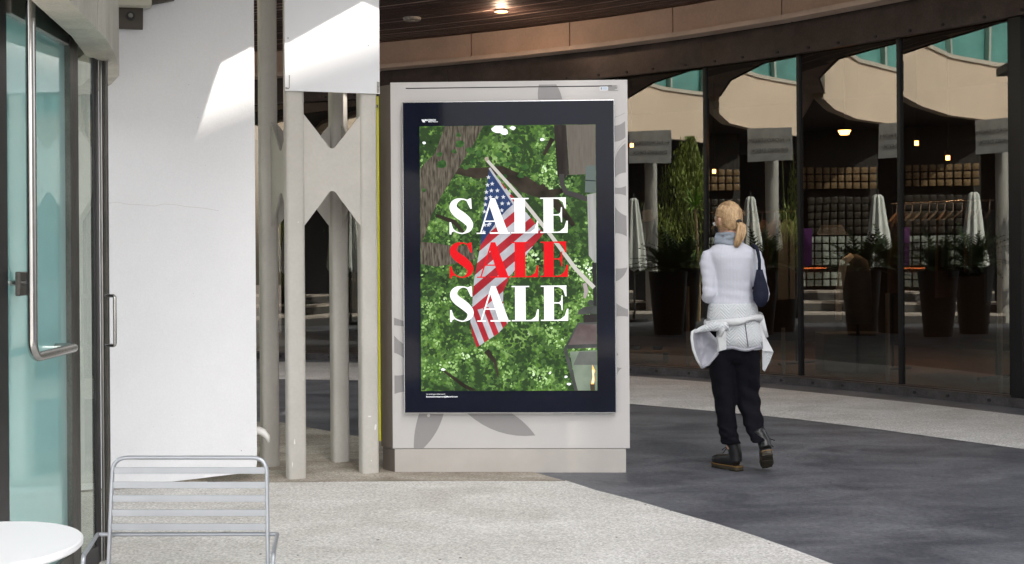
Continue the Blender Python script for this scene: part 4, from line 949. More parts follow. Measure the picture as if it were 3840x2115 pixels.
# house corner, downpipe, pillar
PL([(1322, 355), (1521, 355), (1521, 690), (1342, 697)], 'printed_house_wall', noisy_pm('poster_housewall', (.15, .13, .11), (.19, .17, .145), 14, (8, 1, .6)))
PL([(1240, 355), (1322, 355), (1338, 690), (1300, 730), (1262, 705)], 'printed_downpipe', noisy_pm('poster_pipe', (.025, .02, .018), (.06, .05, .045), 8, (4, 1, .3)))
PL(poly_stroke([(1290, 690), (1292, 760), (1320, 815), (1390, 835), (1462, 862)], 34), 'printed_downpipe', pm('poster_pipe2', (.06, .055, .055), PST))
PL([(1462, 830), (1521, 820), (1521, 1310), (1470, 1240)], 'printed_pillar', noisy_pm('poster_pillar', (.34, .34, .33), (.48, .48, .47), 10, (7, 1, .3)))
PL([(1455, 636), (1521, 634), (1521, 820), (1447, 815)], 'printed_pillar_cap', pm('poster_cap', (.13, .16, .15), PST))
PL([(1447, 730), (1521, 735), (1521, 742), (1447, 738)], 'printed_pillar_cap', pm('poster_caplite', (.03, .04, .04), PST))
PL([(1492, 1290), (1521, 1290), (1521, O + 180), (1500, O + 180)], 'printed_pipe', pm('poster_darkpipe', (.03, .028, .032), PST))
PL(poly_stroke([(1440, O + 10), (1452, O + 60), (1440, O + 110)], [26, 30, 16]), 'printed_bracket', pm('poster_brk', (.42, .36, .36), PST))
# flag pole and flag
PL(poly_stroke([(778, 585), (1000, 835), (1200, 1085), (1380, 1330), (1505, O + 40)], [20, 24, 26, 27, 28]), 'printed_flag_pole', pm('poster_pole', (.60, .58, .53), PST))
PL(blob(782, 582, 15, 15), 'printed_pole_knob', pm('poster_knob', (.42, .36, .28), PST))
m_fw, m_fr_, m_fb = noisy_pm('poster_flag_white', (.42, .42, .46), (.66, .66, .70), 9), noisy_pm('poster_flag_red', (.34, .016, .025), (.56, .04, .055), 9), noisy_pm('poster_flag_blue', (.022, .045, .13), (.045, .08, .20), 9)
def half(poly, nx, ny, lim, sgn):
    out = []
    for i in range(len(poly)):
        p, q = poly[i - 1], poly[i]; a_, b_ = sgn * (p[0] * nx + p[1] * ny - lim), sgn * (q[0] * nx + q[1] * ny - lim)
        if (a_ >= 0) != (b_ >= 0):
            t_ = a_ / (a_ - b_); out.append((p[0] + (q[0] - p[0]) * t_, p[1] + (q[1] - p[1]) * t_))
        if b_ >= 0: out.append(q)
    return out
sil = [(800, 645), (1165, 1090), (1100, 1165), (1050, 1230), (930, 1385), (888, 1480), (885, 1610), (672, 1690), (680, 1500), (690, 1400), (735, 1165), (768, 850)]
low = [(680, 1610), (890, 1560), (905, 1630), (918, 1692), (850, 1765), (705, 1858), (672, 1760), (662, 1680)]
for k in range(-2, 14):
    for c_, m_ in ((0, m_fw), (1, m_fr_)):
        t0 = 1291 + k * 104 + c_ * 52; pg = half(half(sil, .64, .77, t0, 1), .64, .77, t0 + 52.5, -1)
        if len(pg) > 2: PL(pg, 'printed_flag_stripe', m_)
for k in range(-1, 5):
    for c_, m_ in ((0, m_fr_), (1, m_fw)):
        t0 = .93 * 640 - .36 * 1650 + k * 76 - 30 + c_ * 38; pg = half(half(low, .93, -.36, t0, 1), .93, -.36, t0 + 38.5, -1)
        if len(pg) > 2: PL(pg, 'printed_flag_stripe', m_)
PL([(800, 648), (962, 890), (915, 930), (860, 990), (800, 1075), (735, 1168), (748, 1020), (768, 850)], 'printed_flag_canton', m_fb)
PL(poly_stroke([(800, 645), (975, 905)], 14), 'printed_flag_heading', m_fw)
m_star = pm('poster_star', (.72, .74, .80), PST)
def star(x, y, r): return [(x + (r if k % 2 == 0 else r * .42) * sin(k * pi / 5), y - (r if k % 2 == 0 else r * .42) * cos(k * pi / 5)) for k in range(10)]
for x, y in ((793, 708), (786, 760), (818, 752), (778, 808), (812, 798), (853, 798), (775, 850), (806, 842), (848, 845), (893, 842), (770, 892), (885, 886), (928, 886), (882, 932), (764, 940), (790, 1030), (765, 1030), (758, 1078), (800, 1022), (846, 905), (812, 900)): PL(star(x, y, 16), 'printed_star', m_star)
# lantern
ml = noisy_pm('poster_lantern', (.05, .055, .05), (.11, .115, .11), 10)
PL([(1463 + 20 * cos(a_ * pi / 8), O + 141 + 20 * sin(a_ * pi / 8)) for a_ in range(16)] and [(1482 + 20 * cos(a_ * pi / 8), O + 141 + 20 * sin(a_ * pi / 8)) for a_ in range(16)], 'printed_lantern', ml)
PL([(1391, O + 220), (1400, O + 190), (1440, O + 168), (1500, O + 160), (1521, O + 163), (1521, O + 215)], 'printed_lantern', ml)
PL([(1430, O + 222), (1521, O + 218), (1521, O + 275), (1432, O + 275)], 'printed_lantern', pm('poster_lantern_neck', (.035, .03, .03), PST))
PL([(1395, O + 275), (1521, O + 272), (1521, O + 445), (1300, O + 450)], 'printed_lantern', noisy_pm('poster_lantern_roof', (.12, .085, .085), (.20, .17, .165), 9))
PL(poly_stroke([(1398, O + 278), (1310, O + 440)], 12), 'printed_lantern', ml); PL(poly_stroke([(1395, O + 281), (1521, O + 279)], 12), 'printed_lantern', ml)
PL([(1305, O + 425), (1521, O + 418), (1521, O + 440), (1300, O + 452)], 'printed_lantern', ml)
PL([(1335, O + 470), (1521, O + 460), (1521, O + 735), (1385, O + 735)], 'printed_lantern_glass', noisy_pm('poster_lantern_glass', (.16, .21, .16), (.30, .35, .27), 7))
PL([(1400, O + 470), (1521, O + 470), (1521, O + 560), (1360, O + 560)], 'printed_lantern_glass', noisy_pm('poster_lantern_glass2', (.11, .12, .11), (.19, .20, .18), 9))
PL(poly_stroke([(1305, O + 450), (1378, O + 735)], 24), 'printed_lantern', ml)
PL([(1472, O + 686), (1504, O + 684), (1506, O + 735), (1476, O + 735)], 'printed_burner', pm('poster_burner', (.07, .055, .035), PST))
PL([(1478, O + 690), (1490, O + 640), (1486, O + 600), (1488, O + 558), (1502, O + 585), (1509, O + 600), (1500, O + 620), (1505, O + 660), (1498, O + 690)], 'printed_flame', pm('poster_flame', (1.0, .50, .16), PST * 1.6))
PL([(1486, O + 680), (1492, O + 640), (1490, O + 590), (1500, O + 598), (1497, O + 640), (1497, O + 680)], 'printed_flame', pm('poster_flame_core', (1.0, .85, .5), PST * 2))
# ---- letters (heavy didone capitals)
def letS():
    # spine, and stroke width along it
    sp = [(668, 905, 8), (660, 880, 8), (640, 861, 9), (612, 854, 9), (580, 862, 26), (556, 885, 44), (552, 915, 52), (575, 945, 58), (612, 972, 60), (645, 1000, 56), (664, 1030, 46), (655, 1062, 30), (625, 1083, 10), (600, 1085, 8), (565, 1072, 8), (540, 1045, 9), (532, 1012, 9)]
    import bisect
    P_ = []
    for i in range(len(sp) - 1):
        p0, p1, p2, p3 = sp[max(i - 1, 0)], sp[i], sp[i + 1], sp[min(i + 2, len(sp) - 1)]
        for k in range(4):
            t_ = k / 4; P_.append([.5 * ((2 * p1[j]) + (-p0[j] + p2[j]) * t_ + (2 * p0[j] - 5 * p1[j] + 4 * p2[j] - p3[j]) * t_ * t_ + (-p0[j] + 3 * p1[j] - 3 * p2[j] + p3[j]) * t_ ** 3) for j in range(3)])
    P_.append(list(sp[-1])); quads = []
    for i in range(len(P_) - 1):
        pass
    st = poly_stroke([(p[0], p[1]) for p in P_], [max(6, p[2]) for p in P_]); n_ = len(P_)
    segs = []
    L1, L2 = st[:n_], st[n_:][::-1]
    for i in range(n_ - 1): segs.append([L1[i], L1[i + 1], L2[i + 1], L2[i]])
    segs.append([(640, 862), (664, 850), (674, 850), (678, 920), (668, 920)]); segs.append([(525, 1010), (536, 1010), (556, 1072), (540, 1078), (536, 1092), (525, 1092)])
    return segs
def letA(): return [[(806, 850), (836, 850), (925, 1084), (858, 1084), (800, 905), (742, 1084), (733, 1084)], [(710, 1082), (770, 1082), (770, 1090), (710, 1090)], [(800, 1080), (936, 1080), (936, 1090), (800, 1090)], [(764, 1001), (838, 1001), (838, 1009), (762, 1009)]]
def letL(): return [[(968, 850), (1040, 850), (1040, 1088), (968, 1088)], [(945, 850), (1065, 850), (1065, 858), (945, 858)], [(945, 1080), (1125, 1080), (1125, 1088), (945, 1088)], [(1040, 1084), (1078, 1078), (1105, 1058), (1120, 1008), (1129, 1008), (1127, 1088), (1040, 1088)]]
def letE(): return [[(1165, 849), (1232, 849), (1232, 1087), (1165, 1087)], [(1143, 849), (1318, 848), (1318, 856), (1143, 857)], [(1143, 1079), (1328, 1079), (1328, 1087), (1143, 1087)], [(1232, 852), (1316, 850), (1318, 922), (1309, 922), (1296, 880), (1268, 860), (1232, 856)], [(1232, 962), (1270, 962), (1270, 970), (1232, 970)], [(1268, 962), (1280, 948), (1284, 915), (1291, 915), (1291, 1016), (1284, 1016), (1280, 984), (1268, 970)], [(1232, 1084), (1275, 1076), (1305, 1052), (1320, 1006), (1330, 1006), (1328, 1087), (1232, 1087)]]
mw_, mr_ = pm('poster_white_ink', (.90, .91, .90), PST * 1.35), pm('poster_red_ink', (.78, .010, .016), PST * 1.05)
for row, mat_ in ((0, mw_), (297, mr_), (593.5, mw_)):
    for ch, fn in (('s', letS), ('a', letA), ('l', letL), ('e', letE)):
        bm = NB(); lay[0] += 1; y = YP - .0012 - lay[0] * .00012
        for j, pg in enumerate(fn()):
            vs4 = [bm.verts.new((LX(p[0]), y - j * .000002, LZ(p[1] + row))) for p in pg]; f_ = bm.faces.new(vs4); bm.normal_update()
            if f_.normal.y > 0: f_.normal_flip()
        bmesh.ops.triangulate(bm, faces=bm.faces[:])
        me = bpy.data.meshes.new('letter_' + ch); bm.to_mesh(me); bm.free(); me.materials.append(mat_); o_ = bpy.data.objects.new('letter_' + ch, me); C.objects.link(o_); o_.parent = pst
# small print on the black glass
ws = pm('caption_white', (.8, .82, .85), .5)
def cap(s_, size, zx, zy, name, bold=0, sx=1.0):
    b_ = text_bm(s_, size, 0, 'LEFT', bold, sx); b_.transform(Matrix.Translation((LX(zx), YP - .0006, LZ(zy))) @ Matrix.Rotation(R(90), 4, 'X')); kp(name, b_, ws, case)
cap('MACERICH', .0155, 358, 321, 'caption', .012, .95); cap('Media Network', .0095, 384, 330, 'caption', .01)
for k in range(3): 
    b_ = NB(); x = LX(338) + k * .005; f_ = b_.faces.new([b_.verts.new(v_) for v_ in ((x, YP - .0006, LZ(311)), (x + .003, YP - .0006, LZ(311)), (x + .013, YP - .0006, LZ(330)), (x + .009, YP - .0006, LZ(330)))]); kp('caption_emblem', b_, ws, case)
cap('FOR ADVERTISING OPPORTUNITIES', .0078, 356, O + 759, 'caption', .0, .98); cap('BusinessDevelopment@Macerich.com', .0128, 356, O + 777, 'caption', .012, 1.02)

# ------------------------------------------------------------------ chair and table
ch = thing('slatted_metal_chair', 'silver metal armchair with horizontal slat back, beside the white table', 'chair', (-.97, 3.55, 0))
def CW(x, y, d=3.59): return W(x, y, d)
TR = .0062
b0, b1, b2, b3_ = CW(402, 2240, 3.56), CW(424, 1716, 3.60), CW(1000, 1716, 3.60), CW(1006, 2240, 3.56)
bm = NB(); tube(bm, arc_path([b0, b1, b2, b3_], .045, 8), TR, 12); part('back_frame', bm, m_chair, ch, smooth=2)
for i, (yc) in enumerate((1764, 1819, 1869, 1923, 1976)):
    t_ = (yc - 1716) / 524; dd = 3.60 - .04 * t_
    l, r_ = W(424 - 22 * t_ + 4, yc, dd), W(1000 + 6 * t_ - 4, yc, dd); hgt = .0098
    bm = NB(); box(bm, l.x, r_.x, dd - .0025, dd + .0025, 0, hgt * 2, None, .0008)
    for v_ in bm.verts: v_.co.z += (l.z + (r_.z - l.z) * (v_.co.x - l.x) / (r_.x - l.x)) - hgt
    part('back_slat', bm, m_chair, ch)
za = W(400, 2004, 3.585).z
bar = [W(366, 2004, 3.60), W(1040, 2003, 3.60)]
bm = NB(); tube(bm, bar, TR, 10); part('cross_bar', bm, m_chair, ch, smooth=2)
for sx_, (e0_, x1, y1, x2) in ((-1, (bar[0], 312, 2086, 300)), (1, (bar[1], 1024, 2078, 1016))):
    e1_ = W(x1, y1, 3.30); bm = NB()
    tube(bm, arc_path([e0_ + V(-sx_ * .01, 0, 0), e0_, e1_, V(e1_.x - sx_ * .0, e1_.y - .02, .25), V(e1_.x, e1_.y - .03, .006)], .022, 6), TR, 10); part('arm_and_leg', bm, m_chair, ch, smooth=2)
for x in (b0.x + .0, b3_.x): bm = NB(); tube(bm, [(x, 3.55, b0.z), (x, 3.60, .006)], TR, 10); part('leg', bm, m_chair, ch, smooth=2)
for x in (b0.x, b3_.x): bm = NB(); tube(bm, [(x, 3.57, .435), (x, 3.25, .445)], TR, 10); part('seat_rail', bm, m_chair, ch, smooth=2)
for k in range(7):
    y = 3.27 + k * .045; bm = NB(); box(bm, b0.x, b3_.x, y, y + .025, .449, .454, None, .0008); part('seat_slat', bm, m_chair, ch)
tb = thing('round_table', 'round white cafe table at the bottom left corner', 'table', (-1.275, 2.79, 0))
bm = NB(); loft(bm, [(-1.275, 2.80, .712, .245, .245), (-1.275, 2.80, .717, .250, .250), (-1.275, 2.80, .728, .250, .250), (-1.275, 2.80, .731, .247, .247)], 72); part('table_top', bm, m_table, tb, smooth=2)
bm = NB(); tube(bm, [(-1.275, 2.79, .02), (-1.275, 2.79, .711)], .03, 16); part('pedestal', bm, m_chair, tb, smooth=2)
bm = NB(); disc_cyl(bm, (-1.275, 2.79), .2, 0.004, .02, 40); part('foot', bm, m_chair, tb)

# ------------------------------------------------------------------ the woman walking away
wx, wy = 1.411, 7.71
wo_ = thing('person', 'blonde woman walking away in white ribbed top, black trousers and tied white jacket', 'person', (wx, wy, 0))
def Z(zy): return 1.7998 - .001334 * zy
def X(zx, zy=700): return (zx - 258) * .001334 + (Z(zy) - 1.4) * .007
def wp(name, bm, mat, **k): return part(name, bm, mat, wo_, world=False, **k)
m_skin = M('skin', (.62, .36, .26), .5, 0, .12, 12, .05, 200)
def wmat(name, base, kind, rough=.8):
    m = bpy.data.materials.new(name); m.use_nodes = True; nt = m.node_tree; N = nt.nodes; L = nt.links; b = N['Principled BSDF']; b.inputs['Base Color'].default_value = (*base, 1); b.inputs['Roughness'].default_value = rough; b.inputs['Specular IOR Level'].default_value = .15 if base[0] < .05 else .3
    tc = N.new('ShaderNodeTexCoord'); sx = N.new('ShaderNodeSeparateXYZ'); L.new(tc.outputs['Object'], sx.inputs[0])
    def mt(op, a_, b_=None, c_=None):
        q = N.new('ShaderNodeMath'); q.operation = op
        for i, v_ in enumerate((a_, b_, c_)):
            if v_ is None: continue
            if isinstance(v_, (int, float)): q.inputs[i].default_value = v_
            else: L.new(v_, q.inputs[i])
        return q.outputs[0]
    if kind == 'chevron':
        h_ = mt('PINGPONG', mt('ADD', sx.outputs[0], .5), .052); h_ = mt('MULTIPLY_ADD', h_, 1.1, sx.outputs[2]); h_ = mt('PINGPONG', mt('ADD', h_, 2.0), .0105); h_ = mt('POWER', mt('DIVIDE', h_, .0105), .5); dist, st = .006, .7
    elif kind == 'rib':
        h_ = mt('SINE', mt('MULTIPLY', sx.outputs[0], 700.0)); dist, st = .001, .3
    else:
        n_ = N.new('ShaderNodeTexNoise'); n_.inputs['Scale'].default_value = 9; n_.inputs['Detail'].default_value = 4; L.new(tc.outputs['Object'], n_.inputs['Vector']); h_ = n_.outputs[0]; dist, st = .03, .6
    n2 = N.new('ShaderNodeTexNoise'); n2.inputs['Scale'].default_value = 11; n2.inputs['Detail'].default_value = 3; L.new(tc.outputs['Object'], n2.inputs['Vector'])
    bp = N.new('ShaderNodeBump'); bp.inputs['Strength'].default_value = st; bp.inputs['Distance'].default_value = dist; L.new(h_, bp.inputs['Height'])
    b2 = N.new('ShaderNodeBump'); b2.inputs['Strength'].default_value = .22; b2.inputs['Distance'].default_value = .03; L.new(n2.outputs[0], b2.inputs['Height']); L.new(bp.outputs[0], b2.inputs['Normal']); L.new(b2.outputs[0], b.inputs['Normal'])
    return m
m_top = wmat('white_rib_knit', (.50, .51, .57), 'rib'); m_quilt = wmat('white_quilting', (.56, .58, .60), 'chevron', .6); m_plain = wmat('white_soft_shell', (.58, .59, .60), 'noise', .7)
m_trou = wmat('black_wool', (.005, .005, .008), 'noise', .95); m_lin = wmat('grey_satin_lining', (.30, .30, .34), 'noise', .35); m_scarf = wmat('grey_scarf', (.22, .25, .29), 'noise', .9); m_bag = wmat('navy_cloth', (.010, .012, .026), 'noise', .7)
m_hair = M('blonde_hair', (.60, .41, .22), .40, 0, .5, 9, .5, 40, col2=(.24, .135, .06), stretch=(6, 6, .8), fine=.2, fscale=60)
m_boot = M('black_leather', (.012, .012, .013), .28, 0, .3, 12, .15, 60); m_sole = M('brown_rubber_sole', (.035, .026, .013), .5, 0, .4, 14)

# body: one continuous surface
HC = V(X(250, 130), .035, Z(128)); fyaw = R(33); fd = V(-sin(fyaw), cos(fyaw), 0); fr2 = V(cos(fyaw), sin(fyaw), 0)
bm = NB()
for dz, rx, ry, oy in (((-.115, .030, .035, .030), (-.10, .045, .055, .022), (-.06, .058, .075, .010), (-.02, .066, .086, .002), (.03, .070, .090, 0), (.065, .064, .082, -.004), (.09, .045, .06, -.006), (.103, .018, .025, -.006)),)[0:0]: pass
rings = [(-.115, .030, .034, .030), (-.10, .046, .056, .022), (-.06, .060, .076, .010), (-.02, .067, .087, .002), (.03, .070, .090, 0), (.065, .063, .080, -.004), (.09, .043, .056, -.006), (.103, .016, .022, -.006)]
loft(bm, [(HC.x + fd.x * oy, HC.y + fd.y * oy, HC.z + dz, rx, ry, fyaw) for dz, rx, ry, oy in rings], 24)
nb_ = HC + fd * .084 + V(0, 0, -.012); tube(bm, [nb_ + V(0, 0, .028), nb_ + fd * .014 + V(0, 0, -.004), nb_ + fd * .004 + V(0, 0, -.018)], [.006, .012, .010], 8)
for sg_ in (-1, 1):
    e_ = HC + fr2 * .068 * sg_ - fd * .004 + V(0, 0, -.018); loft(bm, [(e_.x, e_.y, e_.z - .028, .006, .010, fyaw), (e_.x + fr2.x * sg_ * .006, e_.y + fr2.y * sg_ * .006, e_.z, .010, .018, fyaw), (e_.x + fr2.x * sg_ * .006, e_.y + fr2.y * sg_ * .006, e_.z + .022, .008, .014, fyaw)], 10)
tube(bm, [(X(255, 210), .03, Z(160)), (X(256, 215), .012, Z(215)), (X(258, 250), .0, Z(262))], [.045, .05, .065], 16)
loft(bm, [(.012, 0, .86, .135, .095), (.012, 0, 1.0, .12, .085), (.012, 0, 1.10, .105, .075), (.014, 0, 1.20, .100, .078), (.012, 0, 1.30, .112, .085), (.008, 0, 1.38, .13, .080), (.004, 0, 1.43, .10, .06)], 20)
SHL, ELL, WRL = V(X(148, 300), 0, 1.385), V(X(150, 500), -.04, 1.125), V(X(185, 520), .20, 1.13)
SHR, ELR, WRR = V(X(378, 300), 0, 1.385), V(X(408, 500), -.04, 1.12), V(X(370, 520), .20, 1.13)
for a_, b_, c_ in ((SHL, ELL, WRL), (SHR, ELR, WRR)): tube(bm, [a_, a_.lerp(b_, .5), b_, b_.lerp(c_, .5), c_], [.036, .033, .028, .028, .024], 12)
LK, LA = V(X(222, 1000), .03, .47), V(X(262, 1240), .0, .14); RK, RA = V(X(338, 1000), .05, .47), V(X(386, 1200), -.15, .22)
tube(bm, [V(-.05, 0, .88), V(X(216, 800), 0, Z(800)), V(X(222, 920), .02, Z(920)), V(X(232, 1010), .02, Z(1010)), V(X(242, 1110), .01, Z(1110)), V(X(258, 1200), .0, Z(1200)), LA], [.06, .058, .050, .042, .042, .034, .03], 14)
tube(bm, [V(.08, 0, .88), V(X(334, 800), 0, Z(800)), V(X(339, 900), .03, Z(900)), V(X(345, 1010), .035, Z(1010)), V(X(357, 1090), -.02, Z(1090)), V(X(368, 1150), -.075, Z(1150)), V(X(378, 1190), -.12, Z(1190))], [.06, .060, .054, .044, .038, .032, .028], 14)
# hands with fingers, lightly closed in front of the waist
def hand(wr, sgn):
    f0 = V(.25 * sgn, 1, 0).normalized(); s_ = V(f0.y, -f0.x, 0)
    pc = wr + f0 * .05; tube(bm, [wr, wr + f0 * .03, wr + f0 * .08], [.022, .030, .028], 10)
    for i, ln_ in enumerate((.062, .070, .066, .052)):
        o_ = wr + f0 * .08 + s_ * (i - 1.5) * .019
        tube(bm, [o_ - f0 * .02, o_ + f0 * ln_ * .45, o_ + f0 * ln_ * .72 + V(0, 0, -.016), o_ + f0 * ln_ * .75 + V(0, 0, -.036)], [.0095, .009, .0085, .007], 8)
    o_ = wr + f0 * .03 + s_ * .026 * -sgn; tube(bm, [o_, o_ + f0 * .03 - s_ * sgn * .018, o_ + f0 * .055 - s_ * sgn * .014 + V(0, 0, -.012)], [.012, .0105, .008], 8)
hand(WRL, 1); hand(WRR, -1)
wp('body', remesh(bm, .0065, 3, .5), m_skin, smooth=True)
# eyes
for sg_ in (-1, 1):
    e_ = HC + fr2 * .028 * sg_ + fd * .082 + V(0, 0, .008); bm = NB(); bmesh.ops.create_uvsphere(bm, u_segments=12, v_segments=8, radius=.011, matrix=Matrix.Translation(e_)); wp('eye', bm, M('eye_white', (.7, .68, .65), .2), smooth=True)
# face mask
bm = NB(); mc = HC + V(0, 0, -.062)
grid = []
for i in range(9):
    a_ = R(-78 + i * 19.5); row = []
    for zz, rr_ in ((.030, .93), (.012, 1.02), (-.015, 1.05), (-.040, .90)):
        row.append(bm.verts.new(mc + fr2 * sin(a_) * .068 * rr_ + fd * (cos(a_) * .098 * rr_) + V(0, 0, zz)))
    grid.append(row)
for i in range(8):
    for j in range(3): bm.faces.new((grid[i][j], grid[i + 1][j], grid[i + 1][j + 1], grid[i][j + 1]))
bmesh.ops.solidify(bm, geom=bm.faces[:], thickness=.003); wp('face_mask', bm, M('black_mask', (.012, .012, .014), .8), smooth=True)
bm = NB(); q = mc + fd * .112 + V(0, 0, .026); loft(bm, [(q.x, q.y, q.z - .006, .016, .012), (q.x - .004, q.y, q.z + .008, .020, .012), (q.x - .004, q.y, q.z + .016, .010, .006)], 10); wp('white_tissue', bm, M('white_paper', (.8, .8, .82), .8))
# hair: cap combed back to a tied tail
bm = NB(); HB = HC - fd * .006
rg = []
for dz, rx, ry, oy in ((-.075, .040, .030, -.048), (-.05, .062, .055, -.030), (-.02, .074, .078, -.016), (.02, .080, .094, -.006), (.055, .076, .092, -.002), (.085, .058, .072, -.002), (.105, .030, .040, -.004), (.112, .008, .010, -.006)):
    rg.append((HB.x + fd.x * oy, HB.y + fd.y * oy, HB.z + dz, rx, ry, fyaw))
loft(bm, rg, 36)
TX, TY = X(288, 143), HC.y - .095
tube(bm, [(HC.x + .01, HC.y - .05, Z(125)), (TX - .004, TY + .01, Z(141)), (TX, TY - .006, Z(146))], [.055, .030, .016], 16)
b2 = remesh(bm, .006, 6, .6)
for v_ in b2.verts:   # combed strands converge on the tie
    d = v_.co - V(TX, TY, Z(144)); a_ = atan2(d.z, d.x); v_.co += (v_.co - HC).normalized() * (.0011 * sin(a_ * 31 + 2 * sin(a_ * 7)) + .0010 * sin(a_ * 13 + 1))
wp('hair', b2, m_hair, smooth=True)
bm = NB(); hr = random.Random(3)
for k in range(150):    # separate strands swept back from the hairline to the tie
    a0 = hr.uniform(0, 2 * pi); st_ = V(HC.x + fr2.x * 0, HC.y, HC.z); d0 = V(cos(a0) * .9, hr.uniform(-.35, .75), sin(a0)).normalized()
    e_ = V(TX - HC.x, TY - HC.y, Z(144) - HC.z).normalized(); P_ = []
    if d0.z < -.45: continue
    for t_ in range(7):
        q = d0.lerp(e_, t_ / 6.).normalized(); l_ = fr2.dot(q); f_ = fd.dot(q); rr_ = 1 / sqrt((l_ / .0795) ** 2 + (f_ / .0975) ** 2 + (q.z / .1165) ** 2); P_.append(HB + q * (rr_ + .0005) + V(0, 0, -.001))
    tube(bm, P_, [.0006, .0022, .0026, .0028, .0028, .0026, .002], 5)
for k in range(22):     # loose hairs
    a0 = hr.uniform(.2, 2.9); q = V(cos(a0), -.5, sin(a0)).normalized(); p_ = HB + q * .105; tube(bm, [p_, p_ + q * .006 + V(hr.uniform(-.01, .01), -.01, -.008), p_ + V(hr.uniform(-.015, .015), -.016, -.025)], .0005, 4)
wp('hair_strands', bm, m_hair, smooth=True)
bm = NB(); pt = [(TX, TY - .006, Z(146)), (TX + .014, TY - .018, Z(165)), (TX + .010, TY - .024, Z(195)), (TX + .0, TY - .026, Z(222)), (TX - .012, TY - .026, Z(243)), (TX - .022, TY - .022, Z(262))]
for k in range(16):
    a_ = k * 2.4; r_ = .004 + .0145 * sqrt((k + .5) / 16); off = V(cos(a_), sin(a_) * .8, 0)
    P_ = [V(*p) + off * r_ * s_ + V(0, 0, -random.uniform(0, .012) if i == 5 else 0) for i, (p, s_) in enumerate(zip(pt, (.7, 1.25, 1.45, 1.4, 1.15, .6)))]
    tube(bm, P_, [.006, .0085, .010, .010, .008, .002], 8)
wp('ponytail', bm, m_hair, smooth=True)
bm = NB(); tube(bm, [(TX - .002, TY - .002, Z(140)), (TX + .004, TY - .012, Z(152))], .0175, 16); wp('hair_tie', bm, m_black, smooth=True)
bm = NB()
for k, (z_, r_) in enumerate(((Z(243), .078), (Z(228), .072), (Z(213), .066), (Z(199), .060))):
    P_ = [V(X(251, 220) + cos(t_ / 24 * 2 * pi) * (r_ + .008) + .004 * sin(t_ * 1.3 + k), .012 + sin(t_ / 24 * 2 * pi) * r_ * .95, z_ + .010 * sin(t_ / 24 * 2 * pi * 2 + k * 1.7) + (.014 * sin(t_ / 24 * 2 * pi))) for t_ in range(25)]
    tube(bm, P_, .013, 8, cap=False)
wp('scarf', remesh(bm, .006, 3, .5), m_scarf, smooth=True)
# ribbed top
bm = NB()
loft(bm, [(X(268, 560), .0, Z(556), .150, .108), (X(268, 520), 0, Z(520), .136, .102), (X(268, 480), 0, Z(480), .122, .095), (X(268, 430), 0, Z(430), .118, .098), (X(266, 370), 0, Z(370), .128, .106), (X(263, 320), 0, Z(320), .150, .106), (X(262, 290), 0, Z(290), .158, .094), (X(260, 266), .002, Z(266), .128, .078), (X(258, 250), .004, Z(250), .090, .066), (X(257, 238), .006, Z(238), .062, .058)], 36, e=2.2)
for a_, b_, c_, sg_ in ((SHL, ELL, WRL, -1), (SHR, ELR, WRR, 1)):
    P_ = [a_ + V(-.055 * sg_, 0, .018), a_ + V(-.004 * sg_, 0, .0), a_ + V(.004 * sg_, -.004, -.045), a_.lerp(b_, .45), a_.lerp(b_, .75), b_ + V(0, -.004, .02), b_ + V(0, .03, .0), b_.lerp(c_, .5), c_]
    tube(bm, P_, [.040, .050, .052, .046, .043, .045, .047, .042, .034], 20)
b2 = remesh(bm, .0075, 5, .5)
for v_ in b2.verts:       # soft folds at the small of the back and in the crooks
    v_.co += v_.normal * (.0022 * sin(v_.co.z * 95 + v_.co.x * 14) * max(0, 1 - abs(v_.co.z - 1.14) / .10)); v_.co += v_.normal * (.0012 * sin(v_.co.z * 120 + v_.co.x * 40) * max(0, (abs(v_.co.x - .02) - .11) / .1))
wp('ribbed_top', b2, m_top, smooth=True)
# trousers
bm = NB()
loft(bm, [(.012, .0, 1.02, .145, .10), (.012, 0, .95, .155, .110), (.014, 0, .86, .160, .117), (.016, 0, .79, .163, .119), (.018, 0, .74, .158, .112), (.020, 0, .70, .12, .09)], 28)
def leg(pts): loft(bm, pts, 24, e=2.3)
leg([(X(262, 1222), .0, Z(1222), .062, .066, 0, -.15), (X(250, 1180), .0, Z(1180), .063, .068), (X(240, 1100), .01, Z(1100), .064, .072), (X(230, 1000), .02, Z(1000), .070, .080), (X(222, 920), .02, Z(920), .078, .088), (X(216, 840), .012, Z(840), .084, .098), (X(214, 780), .0, Z(780), .086, .102), (X(216, 735), .0, Z(735), .080, .098)])
leg([(X(375, 1184), -.115, Z(1190), .048, .058, 0, .3), (X(368, 1150), -.075, Z(1150), .055, .064), (X(358, 1090), -.025, Z(1090), .062, .072), (X(346, 1020), .03, Z(1020), .074, .082), (X(340, 960), .045, Z(960), .084, .090), (X(338, 880), .03, Z(880), .090, .098), (X(334, 800), .0, Z(800), .092, .105), (X(328, 740), .0, Z(740), .084, .098)])
b2 = remesh(bm, .009, 4, .5)
for v_ in b2.verts:
    v_.co += v_.normal * (.006 * sin(v_.co.z * 60 + v_.co.x * 34) * (1 if v_.co.x > .06 and .3 < v_.co.z < .55 else .35) + .004 * sin(v_.co.x * 60 + v_.co.z * 9) + .003 * sin(v_.co.z * 130 + v_.co.x * 60) * (v_.co.z < .3))
wp('trousers', b2, m_trou, smooth=True)
